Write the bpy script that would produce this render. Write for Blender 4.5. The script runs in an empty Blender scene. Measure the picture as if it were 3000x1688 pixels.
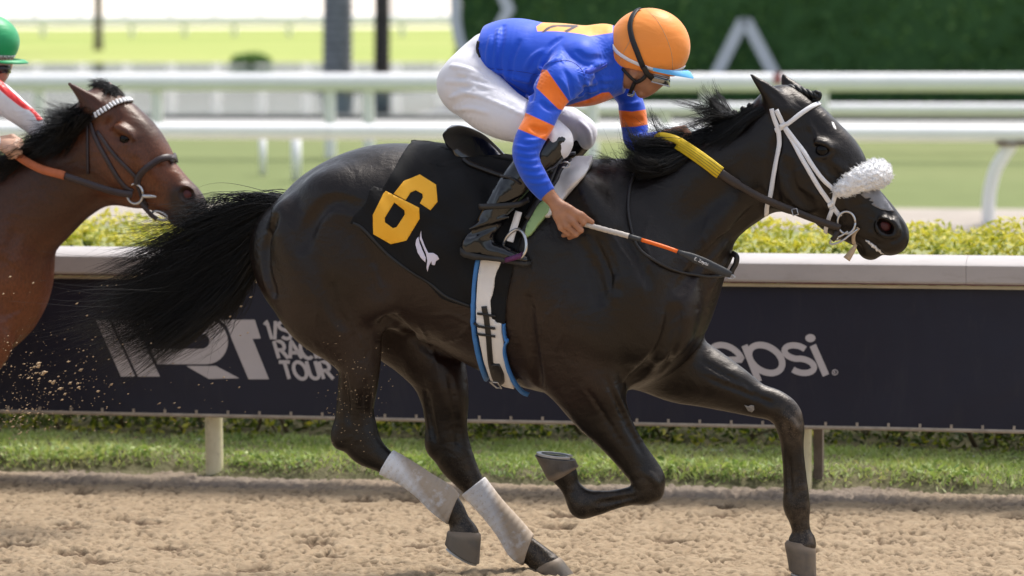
import bpy, math, random
import numpy as np
from mathutils import Vector, Matrix
from mathutils.bvhtree import BVHTree
from mathutils.geometry import delaunay_2d_cdt

random.seed(7); rng = np.random.default_rng(7)
SC = bpy.context.scene
# ------------------------------------------------------------------ camera
CAM_H = 2.25; FPX = 10000.0
PITCH = math.atan(1044/FPX); ROLL = 0.00795
def unit(a): return a/np.linalg.norm(a)
_fw = np.array([0, math.cos(PITCH), -math.sin(PITCH)])
_r0 = np.array([1.0, 0, 0]); _u0 = np.array([0, math.sin(PITCH), math.cos(PITCH)])
_rt = math.cos(ROLL)*_r0 - math.sin(ROLL)*_u0
_up = math.cos(ROLL)*_u0 + math.sin(ROLL)*_r0
CPOS = np.array([0, 0, CAM_H])
cam = bpy.data.cameras.new('camera'); cam.sensor_width = 36; cam.lens = FPX/3000*36
cam.clip_start = 0.5; cam.clip_end = 3000
camo = bpy.data.objects.new('camera', cam); SC.collection.objects.link(camo)
M = Matrix.Identity(4)
for i in range(3):
    M[i][0] = _rt[i]; M[i][1] = _up[i]; M[i][2] = -_fw[i]; M[i][3] = CPOS[i]
camo.matrix_world = M
SC.camera = camo
cam.dof.use_dof = True; cam.dof.focus_distance = 11.75; cam.dof.aperture_fstop = 2.6
# ------------------------------------------------------------------ world + sun (bright thin overcast)
SUN_EL, SUN_AZ = math.radians(62), math.radians(46)   # azimuth from +Y (behind the rail), towards +X
w = bpy.data.worlds.new('World'); SC.world = w; w.use_nodes = True
nt = w.node_tree; bg = nt.nodes['Background']
sky = nt.nodes.new('ShaderNodeTexSky'); sky.sky_type = 'NISHITA'; sky.sun_disc = False
sky.sun_elevation = SUN_EL; sky.sun_rotation = SUN_AZ
sky.air_density = 1.0; sky.dust_density = 3.5; sky.ozone_density = 1.0
hs0 = nt.nodes.new('ShaderNodeHueSaturation'); hs0.inputs['Saturation'].default_value = .55   # thin high cloud greys the blue
nt.links.new(sky.outputs[0], hs0.inputs['Color']); nt.links.new(hs0.outputs[0], bg.inputs[0]); bg.inputs[1].default_value = 0.13
sl = bpy.data.lights.new('sun', 'SUN'); sl.energy = 2.3; sl.angle = math.radians(12); sl.color = (1.0, .95, .88)
slo = bpy.data.objects.new('sun', sl); SC.collection.objects.link(slo)
_sd = Vector((math.sin(SUN_AZ)*math.cos(SUN_EL), math.cos(SUN_AZ)*math.cos(SUN_EL), math.sin(SUN_EL)))
slo.rotation_euler = _sd.to_track_quat('Z', 'Y').to_euler(); slo.location = (0, 10, 20)
SC.view_settings.view_transform = 'Standard'; SC.view_settings.look = 'None'
SC.view_settings.gamma = 1; SC.view_settings.use_curve_mapping = False
SC.view_settings.exposure = 0.82
SC.cycles.max_bounces = 6; SC.cycles.transparent_max_bounces = 8

# ------------------------------------------------------------------ frames
class Frame:
    """u along the track (towards the right), v away from the camera, w up"""
    def __init__(s, ox, oy, theta):
        s.O = np.array([ox, oy, 0.0]); s.th = theta
        s.a = np.array([math.cos(theta), -math.sin(theta), 0]); s.l = np.array([math.sin(theta), math.cos(theta), 0])
        s.R = np.stack([s.a, s.l, np.array([0, 0, 1.0])])   # rows
        s.cam = s.R @ (CPOS - s.O)
        s.dirs = s.R @ np.stack([_rt, _up, _fw], 1)          # cam axes in frame coords
    def ray(s, px, py):
        return s.dirs @ np.array([(px-1500)/FPX, (844-py)/FPX, 1.0])
    def P(s, px, py, v=0.0):
        d = s.ray(px, py); t = (v - s.cam[1])/d[1]
        return s.cam + t*d
    def G(s, px, py, w=0.0):
        d = s.ray(px, py); t = (w - s.cam[2])/d[2]
        return s.cam + t*d
    def m(s, px, at):     # size in metres of px pixels at frame point
        depth = np.dot(s.R.T @ (at - s.cam), _fw)
        return px*depth/FPX
    def world(s, p): return s.O + s.R.T @ np.asarray(p, float)
TH = math.atan(FPX/51800)
HF = Frame(0, 11.753, TH)
P = HF.P

# ------------------------------------------------------------------ object helpers
BASE = {}; FRM = {}
def setp(o, label=None, cat=None, group=None, kind=None):
    if label: o['label'] = label
    if cat: o['category'] = cat
    if group: o['group'] = group
    if kind: o['kind'] = kind
    return o
def place(o, base, fr):
    o.location = fr.world(base); o.rotation_euler = (0, 0, -fr.th)
    BASE[o.name] = np.asarray(base, float); FRM[o.name] = fr
def thing(name, base, label, cat, group=None, fr=HF):
    o = bpy.data.objects.new(name, None); SC.collection.objects.link(o); o.empty_display_size = .1
    place(o, base, fr); return setp(o, label, cat, group)
def mesh_obj(name, V, F, mats, parent=None, fr=HF, smooth=True, mi=None, base=None):
    V = np.asarray(V, float)
    if parent is not None: b = BASE[parent.name]
    elif base is not None: b = np.asarray(base, float)
    else: b = np.array([V[:, 0].mean(), V[:, 1].mean(), V[:, 2].min()])
    me = bpy.data.meshes.new(name)
    Vl = (V - b).astype(np.float32)
    if isinstance(F, np.ndarray):
        n = F.shape[1]
        me.vertices.add(len(Vl)); me.vertices.foreach_set('co', Vl.ravel())
        me.loops.add(F.size); me.loops.foreach_set('vertex_index', F.ravel().astype(np.int32))
        me.polygons.add(len(F)); me.polygons.foreach_set('loop_start', np.arange(0, F.size, n, dtype=np.int32))
        me.polygons.foreach_set('loop_total', np.full(len(F), n, np.int32))
        me.update(calc_edges=True)
    else:
        me.from_pydata(Vl.tolist(), [], [list(f) for f in F]); me.update()
    if smooth: me.polygons.foreach_set('use_smooth', np.ones(len(me.polygons), bool))
    for m_ in (mats if isinstance(mats, (list, tuple)) else [mats]): me.materials.append(m_)
    if mi is not None: me.polygons.foreach_set('material_index', np.asarray(mi, np.int32))
    o = bpy.data.objects.new(name, me); SC.collection.objects.link(o)
    if parent is not None:
        o.parent = parent; BASE[o.name] = b; FRM[o.name] = FRM[parent.name]
    else: place(o, b, fr)
    return o
def attr(o, name, vals):
    a = o.data.attributes.new(name, 'FLOAT', 'POINT'); a.data.foreach_set('value', np.asarray(vals, np.float32))
class MB:
    def __init__(s): s.V = []; s.F = []; s.MI = []; s.m = 0
    def add(s, V, F):
        b = len(s.V); s.V += [tuple(map(float, v)) for v in V]; s.F += [tuple(b+i for i in f) for f in F]; s.MI += [s.m]*len(F); return s
    def box(s, c, d, bev=0):
        c = np.asarray(c, float); x, y, z = np.asarray(d, float)/2
        V = [c+np.array([sx*x, sy*y, sz*z]) for sz in (-1, 1) for sy in (-1, 1) for sx in (-1, 1)]
        return s.add(V, [(0, 2, 3, 1), (4, 5, 7, 6), (0, 1, 5, 4), (2, 6, 7, 3), (0, 4, 6, 2), (1, 3, 7, 5)])
    def tube(s, pts, r, n=8, flat=None, cap=True):
        """round tube along pts; r scalar or list"""
        pts = np.asarray(pts, float); k = len(pts); rr = np.broadcast_to(np.asarray(r, float), (k,))
        T = np.gradient(pts, axis=0); T /= np.linalg.norm(T, axis=1)[:, None]+1e-12
        ref = np.array([0, 1.0, 0]) if abs(T[0][1]) < .9 else np.array([1.0, 0, 0])
        V = []; prev = None
        for i in range(k):
            a = ref - T[i]*np.dot(ref, T[i]) if prev is None else prev - T[i]*np.dot(prev, T[i])
            a /= np.linalg.norm(a)+1e-12; prev = a; b = np.cross(T[i], a)
            for j in range(n):
                an = 2*math.pi*j/n; V.append(pts[i]+rr[i]*(math.cos(an)*a+math.sin(an)*b))
        F = [(i*n+j, i*n+(j+1) % n, (i+1)*n+(j+1) % n, (i+1)*n+j) for i in range(k-1) for j in range(n)]
        if cap: F += [tuple(range(n-1, -1, -1)), tuple((k-1)*n+j for j in range(n))]
        return s.add(V, F)
    def loft(s, rings, cap=True):
        n = len(rings[0]); V = [p for r_ in rings for p in r_]; k = len(rings)
        F = [(i*n+j, i*n+(j+1) % n, (i+1)*n+(j+1) % n, (i+1)*n+j) for i in range(k-1) for j in range(n)]
        if cap: F += [tuple(range(n-1, -1, -1)), tuple((k-1)*n+j for j in range(n))]
        return s.add(V, F)
    def build(s, name, mats, parent=None, smooth=True, fr=HF, base=None):
        return mesh_obj(name, s.V, s.F, mats, parent, fr, smooth, s.MI if isinstance(mats, (list, tuple)) else None, base)
def smooth_sharp(o, deg=35):
    """smooth shading but keep hard edges"""
    me = o.data
    try: me.set_sharp_from_angle(angle=math.radians(deg))
    except Exception: pass
    return o
def cr(pts, n):
    """catmull-rom resample with n per span; pts (k,d)"""
    pts = np.asarray(pts, float); k = len(pts)
    if k < 3:
        t = np.linspace(0, 1, n+1)[:, None]; return pts[0]*(1-t)+pts[-1]*t
    p = np.vstack([2*pts[0]-pts[1], pts, 2*pts[-1]-pts[-2]]); out = []
    for i in range(1, k):
        p0, p1, p2, p3 = p[i-1], p[i], p[i+1], p[i+2]
        for t in np.arange(n)/n:
            out.append(.5*((2*p1)+(-p0+p2)*t+(2*p0-5*p1+4*p2-p3)*t*t+(-p0+3*p1-3*p2+p3)*t**3))
    out.append(pts[-1]); return np.array(out)

# ------------------------------------------------------------------ implicit surfaces
class Field:
    def __init__(s, lo, hi, h, fr=HF):
        s.lo = np.asarray(lo, float); s.h = h; s.fr = fr
        s.n = np.ceil((np.asarray(hi)-s.lo)/h).astype(int)+1
        s.A = np.full(s.n, 1.0, np.float32)
        s.ax = [s.lo[i]+h*np.arange(s.n[i]) for i in range(3)]
    def rng(s, lo, hi):
        a = np.clip(np.floor((np.asarray(lo)-s.lo)/s.h).astype(int), 0, s.n-1)
        b = np.clip(np.ceil((np.asarray(hi)-s.lo)/s.h).astype(int)+1, 1, s.n)
        return a, b
    def comb(s, a, b, D, k, op):
        sl_ = tuple(slice(a[i], b[i]) for i in range(3)); A = s.A[sl_]
        if op == 'add':
            hh = np.clip(.5+.5*(A-D)/k, 0, 1); s.A[sl_] = A*(1-hh)+D*hh-k*hh*(1-hh)
        elif op == 'sub':
            hh = np.clip(.5-.5*(A+D)/k, 0, 1); s.A[sl_] = A*(1-hh)+(-D)*hh+k*hh*(1-hh)
        elif op == 'int': s.A[sl_] = np.maximum(A, D)
    def st(s, stations):
        """px stations -> (u,w,hw,lat,vc); 5-tuples (x,y,hw,lat,vc) or 6-tuples (ax,ay,bx,by,lat,vc)"""
        out = []
        for q in stations:
            if len(q) == 6: x, y, hw, lat, vc = (q[0]+q[2])/2, (q[1]+q[3])/2, math.hypot(q[0]-q[2], q[1]-q[3])/2, q[4], q[5]
            else: x, y, hw, lat, vc = q
            p = s.fr.P(x, y, vc); out.append((p[0], p[2], s.fr.m(hw, p), lat, vc))
        return np.array(out)
    def tube(s, stations, k=.03, grow=0.0, expn=2.0, raw=False, op='add', n=8):
        S = cr(stations if raw else s.st(stations), n)
        S[:, 2] = np.maximum(S[:, 2]+grow, .003); S[:, 3] = np.maximum(S[:, 3]+grow, .003)
        pad = (k+.015)*max(1.0, (np.maximum(S[:, 2], S[:, 3])/np.minimum(S[:, 2], S[:, 3])).max())
        lo = [(S[:, 0]-S[:, 2]).min()-pad, (S[:, 4]-S[:, 3]).min()-pad, (S[:, 1]-S[:, 2]).min()-pad]
        hi = [(S[:, 0]+S[:, 2]).max()+pad, (S[:, 4]+S[:, 3]).max()+pad, (S[:, 1]+S[:, 2]).max()+pad]
        a, b = s.rng(lo, hi)
        if np.any(b <= a): return
        U, W = np.meshgrid(s.ax[0][a[0]:b[0]], s.ax[2][a[2]:b[2]], indexing='ij')
        best = np.full(U.shape, 1e9); ra = np.ones(U.shape); rb = np.ones(U.shape); vc = np.zeros(U.shape); bd = np.zeros(U.shape)
        for i in range(len(S)-1):
            A0, B0 = S[i], S[i+1]; dx, dz = B0[0]-A0[0], B0[1]-A0[1]; L2 = dx*dx+dz*dz+1e-12
            t = np.clip(((U-A0[0])*dx+(W-A0[1])*dz)/L2, 0, 1)
            d = np.hypot(U-A0[0]-t*dx, W-A0[1]-t*dz)
            r_ = A0[2]+t*(B0[2]-A0[2]); sc = d/r_
            m_ = sc < best
            best[m_] = sc[m_]; ra[m_] = r_[m_]; rb[m_] = (A0[3]+t*(B0[3]-A0[3]))[m_]; vc[m_] = (A0[4]+t*(B0[4]-A0[4]))[m_]
        v = s.ax[1][a[1]:b[1]]
        q = (v[None, :, None]-vc[:, None, :])/rb[:, None, :]
        if expn == 2: D = np.sqrt(best[:, None, :]**2+q*q)
        else: D = (best[:, None, :]**expn+np.abs(q)**expn)**(1/expn)
        D = (D-1)*np.minimum(ra, rb)[:, None, :]
        s.comb(a, b, D.astype(np.float32), k, op)
    def ell(s, c, r, ang=0.0, k=.03, op='add', yaw=0.0):
        """ellipsoid centre c=(u,v,w), radii (along, lateral, perp); ang: rotation in the u-w plane (radians, ccw)"""
        R_ = max(r)+(k+.01)*max(r)/min(r); a, b = s.rng(np.asarray(c)-R_, np.asarray(c)+R_)
        if np.any(b <= a): return
        U = s.ax[0][a[0]:b[0]][:, None, None]-c[0]; Vv = s.ax[1][a[1]:b[1]][None, :, None]-c[1]; W = s.ax[2][a[2]:b[2]][None, None, :]-c[2]
        x = U*math.cos(ang)+W*math.sin(ang); z = -U*math.sin(ang)+W*math.cos(ang); y = Vv
        if yaw: x, y = x*math.cos(yaw)+y*math.sin(yaw), -x*math.sin(yaw)+y*math.cos(yaw)
        D = (np.sqrt((x/r[0])**2+(y/r[1])**2+(z/r[2])**2)-1)*min(r)
        s.comb(a, b, D.astype(np.float32), k, op)
    def cap(s, pts, r, k=.02, op='add'):
        """3D round-cone chain: pts (k,3), r list"""
        pts = np.asarray(pts, float); r = np.broadcast_to(np.asarray(r, float), (len(pts),))
        for i in range(len(pts)-1):
            A0, B0 = pts[i], pts[i+1]; R_ = max(r[i], r[i+1])+k+.01
            a, b = s.rng(np.minimum(A0, B0)-R_, np.maximum(A0, B0)+R_)
            if np.any(b <= a): continue
            U = s.ax[0][a[0]:b[0]][:, None, None]-A0[0]; Vv = s.ax[1][a[1]:b[1]][None, :, None]-A0[1]; W = s.ax[2][a[2]:b[2]][None, None, :]-A0[2]
            d = B0-A0; L2 = d@d+1e-12
            t = np.clip((U*d[0]+Vv*d[1]+W*d[2])/L2, 0, 1)
            D = np.sqrt((U-t*d[0])**2+(Vv-t*d[1])**2+(W-t*d[2])**2)-(r[i]+t*(r[i+1]-r[i]))
            s.comb(a, b, D.astype(np.float32), k, op)
    def cut(s, p, n, R_):
        """keep the side where (x-p).n < 0, only within R_ of p"""
        p = np.asarray(p, float); n = unit(np.asarray(n, float)); a, b = s.rng(p-R_, p+R_)
        U = s.ax[0][a[0]:b[0]][:, None, None]-p[0]; Vv = s.ax[1][a[1]:b[1]][None, :, None]-p[1]; W = s.ax[2][a[2]:b[2]][None, None, :]-p[2]
        D = U*n[0]+Vv*n[1]+W*n[2]+0*U
        inside = (U*U+Vv*Vv+W*W) < R_*R_
        sl_ = tuple(slice(a[i], b[i]) for i in range(3)); A = s.A[sl_]
        s.A[sl_] = np.where(inside, np.maximum(A, D), A)
    def at(s, p):
        q_ = (np.asarray(p)-s.lo)/s.h; i = np.clip(np.floor(q_).astype(int), 0, s.n-2); f = q_-i; r_ = 0.0
        for a in (0, 1):
            for b in (0, 1):
                for c in (0, 1): r_ += (f[0] if a else 1-f[0])*(f[1] if b else 1-f[1])*(f[2] if c else 1-f[2])*s.A[i[0]+a, i[1]+b, i[2]+c]
        return r_
    def hit(s, px, py, tmax=1.0):
        d = unit(s.fr.ray(px, py)); t0 = (s.ax[1][1]-s.fr.cam[1])/d[1]; p = s.fr.cam+d*t0; prev = s.at(p)
        for k in range(int(tmax/.004)):
            q_ = p+d*.004; x = s.at(q_)
            if x < 0: return p+d*.004*(prev/(prev-x+1e-9))
            p, prev = q_, x
        return None
    def line(s, pts, r, amt, k=.012, both=False, kind='groove'):
        """groove (depth amt) or ridge (height amt) drawn on the surface seen at the traced points"""
        c = cr(np.array(pts, float), 4); P_ = []
        n_ = len(c)
        for i, (x, y) in enumerate(c):
            h_ = s.hit(x, y)
            if h_ is None: continue
            o = unit(s.fr.cam-h_); fade = math.sin(math.pi*(i+.35)/(n_-.3)) if n_ > 2 else 1; fade = max(fade, 0)**.7; a_ = amt*fade
            P_.append(h_+o*(r-a_) if kind == 'groove' else h_-o*(r-a_))
        if len(P_) < 2: return
        op = 'sub' if kind == 'groove' else 'add'
        s.cap(P_, r, k, op)
        if both: s.cap([flipv(p) for p in P_], r, k, op)
    def bulge(s, px, py, r, ang, h, k=.03, both=True):
        p = s.hit(px, py)
        if p is None: return
        c = p+np.array([0, r[1]-h, 0]); s.ell(c, r, math.radians(ang), k)
        if both: s.ell(flipv(c), r, math.radians(ang)*1.0, k)
    def mesh(s, smooth=2):
        A = s.A; A[0], A[-1], A[:, 0], A[:, -1], A[:, :, 0], A[:, :, -1] = 1, 1, 1, 1, 1, 1
        I = A < 0
        nx, ny, nz = A.shape
        cnt = np.zeros((nx-1, ny-1, nz-1), np.int8)
        for dx in (0, 1):
            for dy in (0, 1):
                for dz in (0, 1): cnt += I[dx:nx-1+dx, dy:ny-1+dy, dz:nz-1+dz]
        act = (cnt > 0) & (cnt < 8); ci = np.argwhere(act)
        idx = np.full(act.shape, -1, np.int32); idx[act] = np.arange(len(ci))
        acc = np.zeros((len(ci), 3)); num = np.zeros(len(ci))
        C = [(0, 0, 0), (1, 0, 0), (0, 1, 0), (1, 1, 0), (0, 0, 1), (1, 0, 1), (0, 1, 1), (1, 1, 1)]
        val = [A[ci[:, 0]+c[0], ci[:, 1]+c[1], ci[:, 2]+c[2]] for c in C]
        for i in range(8):
            for j in range(i+1, 8):
                if sum(abs(C[i][q]-C[j][q]) for q in range(3)) != 1: continue
                m_ = (val[i] < 0) != (val[j] < 0)
                t = val[i][m_]/(val[i][m_]-val[j][m_])
                acc[m_] += np.array(C[i])+t[:, None]*(np.array(C[j])-np.array(C[i])); num[m_] += 1
        V = s.lo+s.h*(ci+acc/num[:, None])
        Q = []
        for axis in range(3):
            sl0 = [slice(1, -1)]*3; sl1 = [slice(1, -1)]*3
            sl0[axis] = slice(0, -1); sl1[axis] = slice(1, None)
            x = I[tuple(sl0)] != I[tuple(sl1)]
            e = np.argwhere(x); o1, o2 = [(1, 2), (2, 0), (0, 1)][axis]
            for q in range(3):
                if q != axis: e[:, q] += 1
            def cell(d1, d2):
                c = e.copy(); c[:, o1] += d1; c[:, o2] += d2; return idx[c[:, 0], c[:, 1], c[:, 2]]
            q4 = np.stack([cell(-1, -1), cell(0, -1), cell(0, 0), cell(-1, 0)], 1)
            f = I[e[:, 0], e[:, 1], e[:, 2]]; q4[~f] = q4[~f][:, ::-1]
            Q.append(q4)
        Fq = np.concatenate(Q); Fq = Fq[(Fq >= 0).all(1)]
        E = np.concatenate([Fq[:, [0, 1]], Fq[:, [1, 2]], Fq[:, [2, 3]], Fq[:, [3, 0]]])
        for it in range(smooth):
            for lam in (.5, -.52):
                S = np.zeros_like(V)
                for q in range(3):
                    S[:, q] = np.bincount(E[:, 0], V[E[:, 1], q], len(V))+np.bincount(E[:, 1], V[E[:, 0], q], len(V))
                n_ = np.bincount(E[:, 0], minlength=len(V))+np.bincount(E[:, 1], minlength=len(V))
                V = V+lam*(S/np.maximum(n_, 1)[:, None]-V)
        return V, Fq

# ------------------------------------------------------------------ surface casting: tack lies on the real body
class Surf:
    def __init__(s, V, F, fr=HF):
        s.fr = fr; s.t = BVHTree.FromPolygons([Vector(v) for v in V], [tuple(map(int, f)) for f in F])
    def cast(s, px, py):
        d = s.fr.ray(px, py); h = s.t.ray_cast(Vector(s.fr.cam), Vector(unit(d)))
        if h[0] is None: return None
        return np.array(h[0]), np.array(h[1])
    def near(s, p):
        h = s.t.find_nearest(Vector(p)); return np.array(h[0]), np.array(h[1])
def flipv(p): return np.array([p[0], -p[1], p[2]])
def inpoly(x, y, poly):
    c = False; j = len(poly)-1
    for i in range(len(poly)):
        xi, yi = poly[i]; xj, yj = poly[j]
        if (yi > y) != (yj > y) and x < (xj-xi)*(y-yi)/(yj-yi+1e-12)+xi: c = not c
        j = i
    return c
def densify(poly, step, closed=True):
    out = []; n = len(poly)
    for i in range(n if closed else n-1):
        a, b = np.array(poly[i], float), np.array(poly[(i+1) % n], float)
        k = max(1, int(np.linalg.norm(b-a)/step))
        for t in range(k): out.append(tuple(a+(b-a)*t/k))
    if not closed: out.append(tuple(poly[-1]))
    return out
def tri_poly(poly, holes=(), step=8, grid=True):
    pts = []; edges = []
    for pl in [poly]+list(holes):
        d = densify(pl, step); b = len(pts); pts += d; edges += [(b+i, b+(i+1) % len(d)) for i in range(len(d))]
    if grid:
        xs = [p[0] for p in poly]; ys = [p[1] for p in poly]
        x = min(xs)+step*.5
        while x < max(xs):
            y = min(ys)+step*.5
            while y < max(ys):
                if inpoly(x, y, poly): pts.append((x+random.uniform(-.1, .1), y+random.uniform(-.1, .1)))
                y += step
            x += step
    r = delaunay_2d_cdt([Vector(p) for p in pts], edges, [], 0, 1e-4)
    V = [tuple(v) for v in r[0]]; F = []
    for f in r[2]:
        if len(f) != 3: continue
        cx = sum(V[i][0] for i in f)/3; cy = sum(V[i][1] for i in f)/3
        if inpoly(cx, cy, poly) and not any(inpoly(cx, cy, h) for h in holes): F.append(tuple(f))
    return V, F
def patch(surf, poly, off, thick, holes=(), step=8, mb=None, vfix=None, warp=None, mirror=False):
    """sheet cut to a traced outline lying on a surface; real thickness"""
    V2, F2 = tri_poly(poly, holes, step); top = []; bot = []; last = None
    for (x, y) in V2:
        h = surf.cast(x, y)
        if h is None:
            p = surf.fr.P(x, y, vfix if vfix is not None else (last[0][1] if last else 0)); q, nn = surf.near(p); h = (q, nn)
        p, n_ = h; last = h
        if n_ @ (surf.fr.cam-p) < 0: n_ = -n_
        e = warp(x, y, p) if warp else 0.0
        top.append(p+n_*(off+thick+e)); bot.append(p+n_*(off*.3+e*.6))
    mb = mb or MB(); nV = len(top)
    cnt = {}
    for f in F2:
        for i in range(3):
            a, b = f[i], f[(i+1) % 3]; cnt[(a, b)] = 1
    # orient towards the camera
    def orient(T, f):
        a, b, c = (T[i] for i in f); n_ = np.cross(b-a, c-a); return f if n_ @ (surf.fr.cam-a) > 0 else f[::-1]
    FF = []
    for f in F2:
        g = orient(top, f); FF.append(g); FF.append(tuple(nV+i for i in g[::-1]))
    ed = {}
    for f in FF[::2]:
        for i in range(3): ed[(f[i], f[(i+1) % 3])] = 1
    for (a, b) in ed:
        if (b, a) not in ed: FF.append((b, a, nV+a, nV+b))
    mb.add(top+bot, FF)
    if mirror: mb.add([flipv(p) for p in top+bot], [f[::-1] for f in FF])
    return mb
def strap_pts(surf, px, step=6, off=.0):
    """densify a px polyline and drop it on the surface -> points, normals"""
    c = cr(np.array(px, float), 6); pts = []; nn = []
    for x, y in c:
        h = surf.cast(x, y)
        if h is None: continue
        p, n_ = h
        if n_ @ (surf.fr.cam-p) < 0: n_ = -n_
        pts.append(p+n_*off); nn.append(n_)
    return np.array(pts), np.array(nn)
def smooth_path(p, it=3):
    p = p.copy()
    for _ in range(it): p[1:-1] = .25*p[:-2]+.5*p[1:-1]+.25*p[2:]
    return p
def ribbon(mb, pts, nrm, width, thick, mirror=False):
    """flat strap with rectangular section along pts"""
    pts = np.asarray(pts, float); nrm = np.asarray(nrm, float); k = len(pts)
    T = np.gradient(pts, axis=0); T /= np.linalg.norm(T, axis=1)[:, None]+1e-12
    wd = np.broadcast_to(np.asarray(width, float), (k,)); rings = []
    for i in range(k):
        n_ = unit(nrm[i]-T[i]*(nrm[i]@T[i])); s_ = np.cross(T[i], n_)
        h = wd[i]/2; e = thick*.35
        rings.append([pts[i]-s_*h, pts[i]-s_*(h-e)+n_*thick, pts[i]+s_*(h-e)+n_*thick, pts[i]+s_*h])
    for q in ([rings, [[flipv(p) for p in r_] for r_ in rings]] if mirror else [rings]): mb.loft(q)
    return mb
# ------------------------------------------------------------------ materials
class NB:
    def __init__(s, name):
        s.m = bpy.data.materials.new(name); s.m.use_nodes = True; s.t = s.m.node_tree
        s.b = s.t.nodes['Principled BSDF']; s._co = None
    def n(s, typ, **kw):
        x = s.t.nodes.new(typ)
        for k, v in kw.items(): setattr(x, k, v)
        return x
    def l(s, a, b): s.t.links.new(a, b)
    def co(s, scale=(1, 1, 1)):
        if s._co is None: s._co = s.n('ShaderNodeTexCoord')
        mp = s.n('ShaderNodeMapping'); mp.inputs['Scale'].default_value = scale
        s.l(s._co.outputs['Object'], mp.inputs[0]); return mp.outputs[0]
    def noise(s, scale, detail=4, rough=.55, stretch=(1, 1, 1), dist=0):
        x = s.n('ShaderNodeTexNoise'); x.inputs['Scale'].default_value = scale; x.inputs['Detail'].default_value = detail
        x.inputs['Roughness'].default_value = rough; x.inputs['Distortion'].default_value = dist
        s.l(s.co(stretch), x.inputs['Vector']); return x.outputs['Fac']
    def ramp(s, src, stops):
        x = s.n('ShaderNodeValToRGB'); e = x.color_ramp.elements
        while len(e) < len(stops): e.new(.5)
        for i, (p_, c) in enumerate(stops):
            e[i].position = p_; e[i].color = (*c, 1) if not isinstance(c, (int, float)) else (c, c, c, 1)
        s.l(src, x.inputs[0]); return x.outputs[0]
    def mix(s, fac, a, b, mode='MIX'):
        x = s.n('ShaderNodeMix', data_type='RGBA', blend_type=mode)
        for i, q in ((0, fac), (6, a), (7, b)):
            if isinstance(q, (int, float)): x.inputs[i].default_value = q
            elif isinstance(q, tuple): x.inputs[i].default_value = (*q, 1)
            else: s.l(q, x.inputs[i])
        return x.outputs[2]
    def math(s, op, a, b=0.0, clamp=False):
        x = s.n('ShaderNodeMath', operation=op, use_clamp=clamp)
        for i, q in ((0, a), (1, b)):
            if isinstance(q, (int, float)): x.inputs[i].default_value = q
            else: s.l(q, x.inputs[i])
        return x.outputs[0]
    def attr(s, name):
        x = s.n('ShaderNodeAttribute'); x.attribute_name = name; return x.outputs['Fac']
    def step(s, name, soft=.0015):
        """1 where attribute (metres) > 0"""
        x = s.n('ShaderNodeMapRange'); x.inputs[1].default_value = -soft; x.inputs[2].default_value = soft
        s.l(s.attr(name), x.inputs[0]); return x.outputs[0]
    def bump(s, h, strength, dist=.01, prev=None):
        x = s.n('ShaderNodeBump'); x.inputs['Strength'].default_value = strength; x.inputs['Distance'].default_value = dist
        s.l(h, x.inputs['Height'])
        if prev is not None: s.l(prev, x.inputs['Normal'])
        s.l(x.outputs[0], s.b.inputs['Normal']); return x.outputs[0]
    def set(s, color=None, rough=None, **kw):
        names = dict(spec='Specular IOR Level', metal='Metallic', sheen='Sheen Weight', coat='Coat Weight', coatr='Coat Roughness', trans='Transmission Weight', alpha='Alpha', ior='IOR', sss='Subsurface Weight', sheenr='Sheen Roughness', aniso='Anisotropic')
        if color is not None:
            if isinstance(color, tuple): s.b.inputs['Base Color'].default_value = (*color, 1)
            else: s.l(color, s.b.inputs['Base Color'])
        if rough is not None:
            if isinstance(rough, (int, float)): s.b.inputs['Roughness'].default_value = rough
            else: s.l(rough, s.b.inputs['Roughness'])
        for k, v in kw.items(): s.b.inputs[names[k]].default_value = v
        return s
def simple(name, col, rough=.5, var=.12, vs=6, bs=0, bd=.004, bscale=80, stretch=(1, 1, 1), **kw):
    """plain surface with mild colour wear and fine relief"""
    q = NB(name); n1 = q.noise(vs, 5)
    lo = tuple(c*(1-var) for c in col); hi = tuple(min(1, c*(1+var)) for c in col)
    q.set(q.ramp(n1, [(.3, lo), (.7, hi)]), rough, **kw)
    if bs: q.bump(q.noise(bscale, 3, stretch=stretch), bs, bd)
    return q.m

def coat_material(name, dark, brown, legs):
    q = NB(name)
    patchy = q.math('ADD', q.math('MULTIPLY', q.noise(3.2, 4), .50), q.math('MULTIPLY', q.attr('warm'), .62))
    c = q.mix(q.ramp(patchy, [(.28, 0.0), (.82, 1.0)]), dark, brown)
    c = q.mix(q.ramp(q.noise(160, 3, .6, (1, 1, .45)), [(.35, 0.0), (.75, .55)]), c, tuple(x*.45 for x in dark))
    c = q.mix(q.attr('leg'), c, legs)
    # sand flecks thrown up over the lower legs
    fl = q.math('MULTIPLY', q.ramp(q.noise(330, 2, .6), [(.55, 0.0), (.64, 1.0)]), q.attr('dust'))
    haze_ = q.math('MULTIPLY', q.ramp(q.noise(26, 5, .6), [(.42, 0.0), (.72, 1.0)]), q.math('MULTIPLY', q.attr('dust'), .42))
    c = q.mix(q.math('MAXIMUM', q.math('MULTIPLY', fl, .6), haze_), c, (.30, .22, .15))
    q.set(c, q.ramp(q.noise(30, 4), [(.3, .29), (.7, .41)]), spec=.42); q.b.inputs['Specular Tint'].default_value = (1.0, .93, .88, 1)   # light on hair takes the hair's own warmth
    b0 = q.bump(q.noise(8, 3, .5, (1, 1, 1.3), .8), .30, .022)
    b1 = q.bump(q.noise(28, 4, .6, (1, 1, 1.6), .5), .26, .007, b0)
    q.bump(q.noise(360, 2, .5, (1, 1, .3)), .42, .0022, b1)
    return q.m
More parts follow.
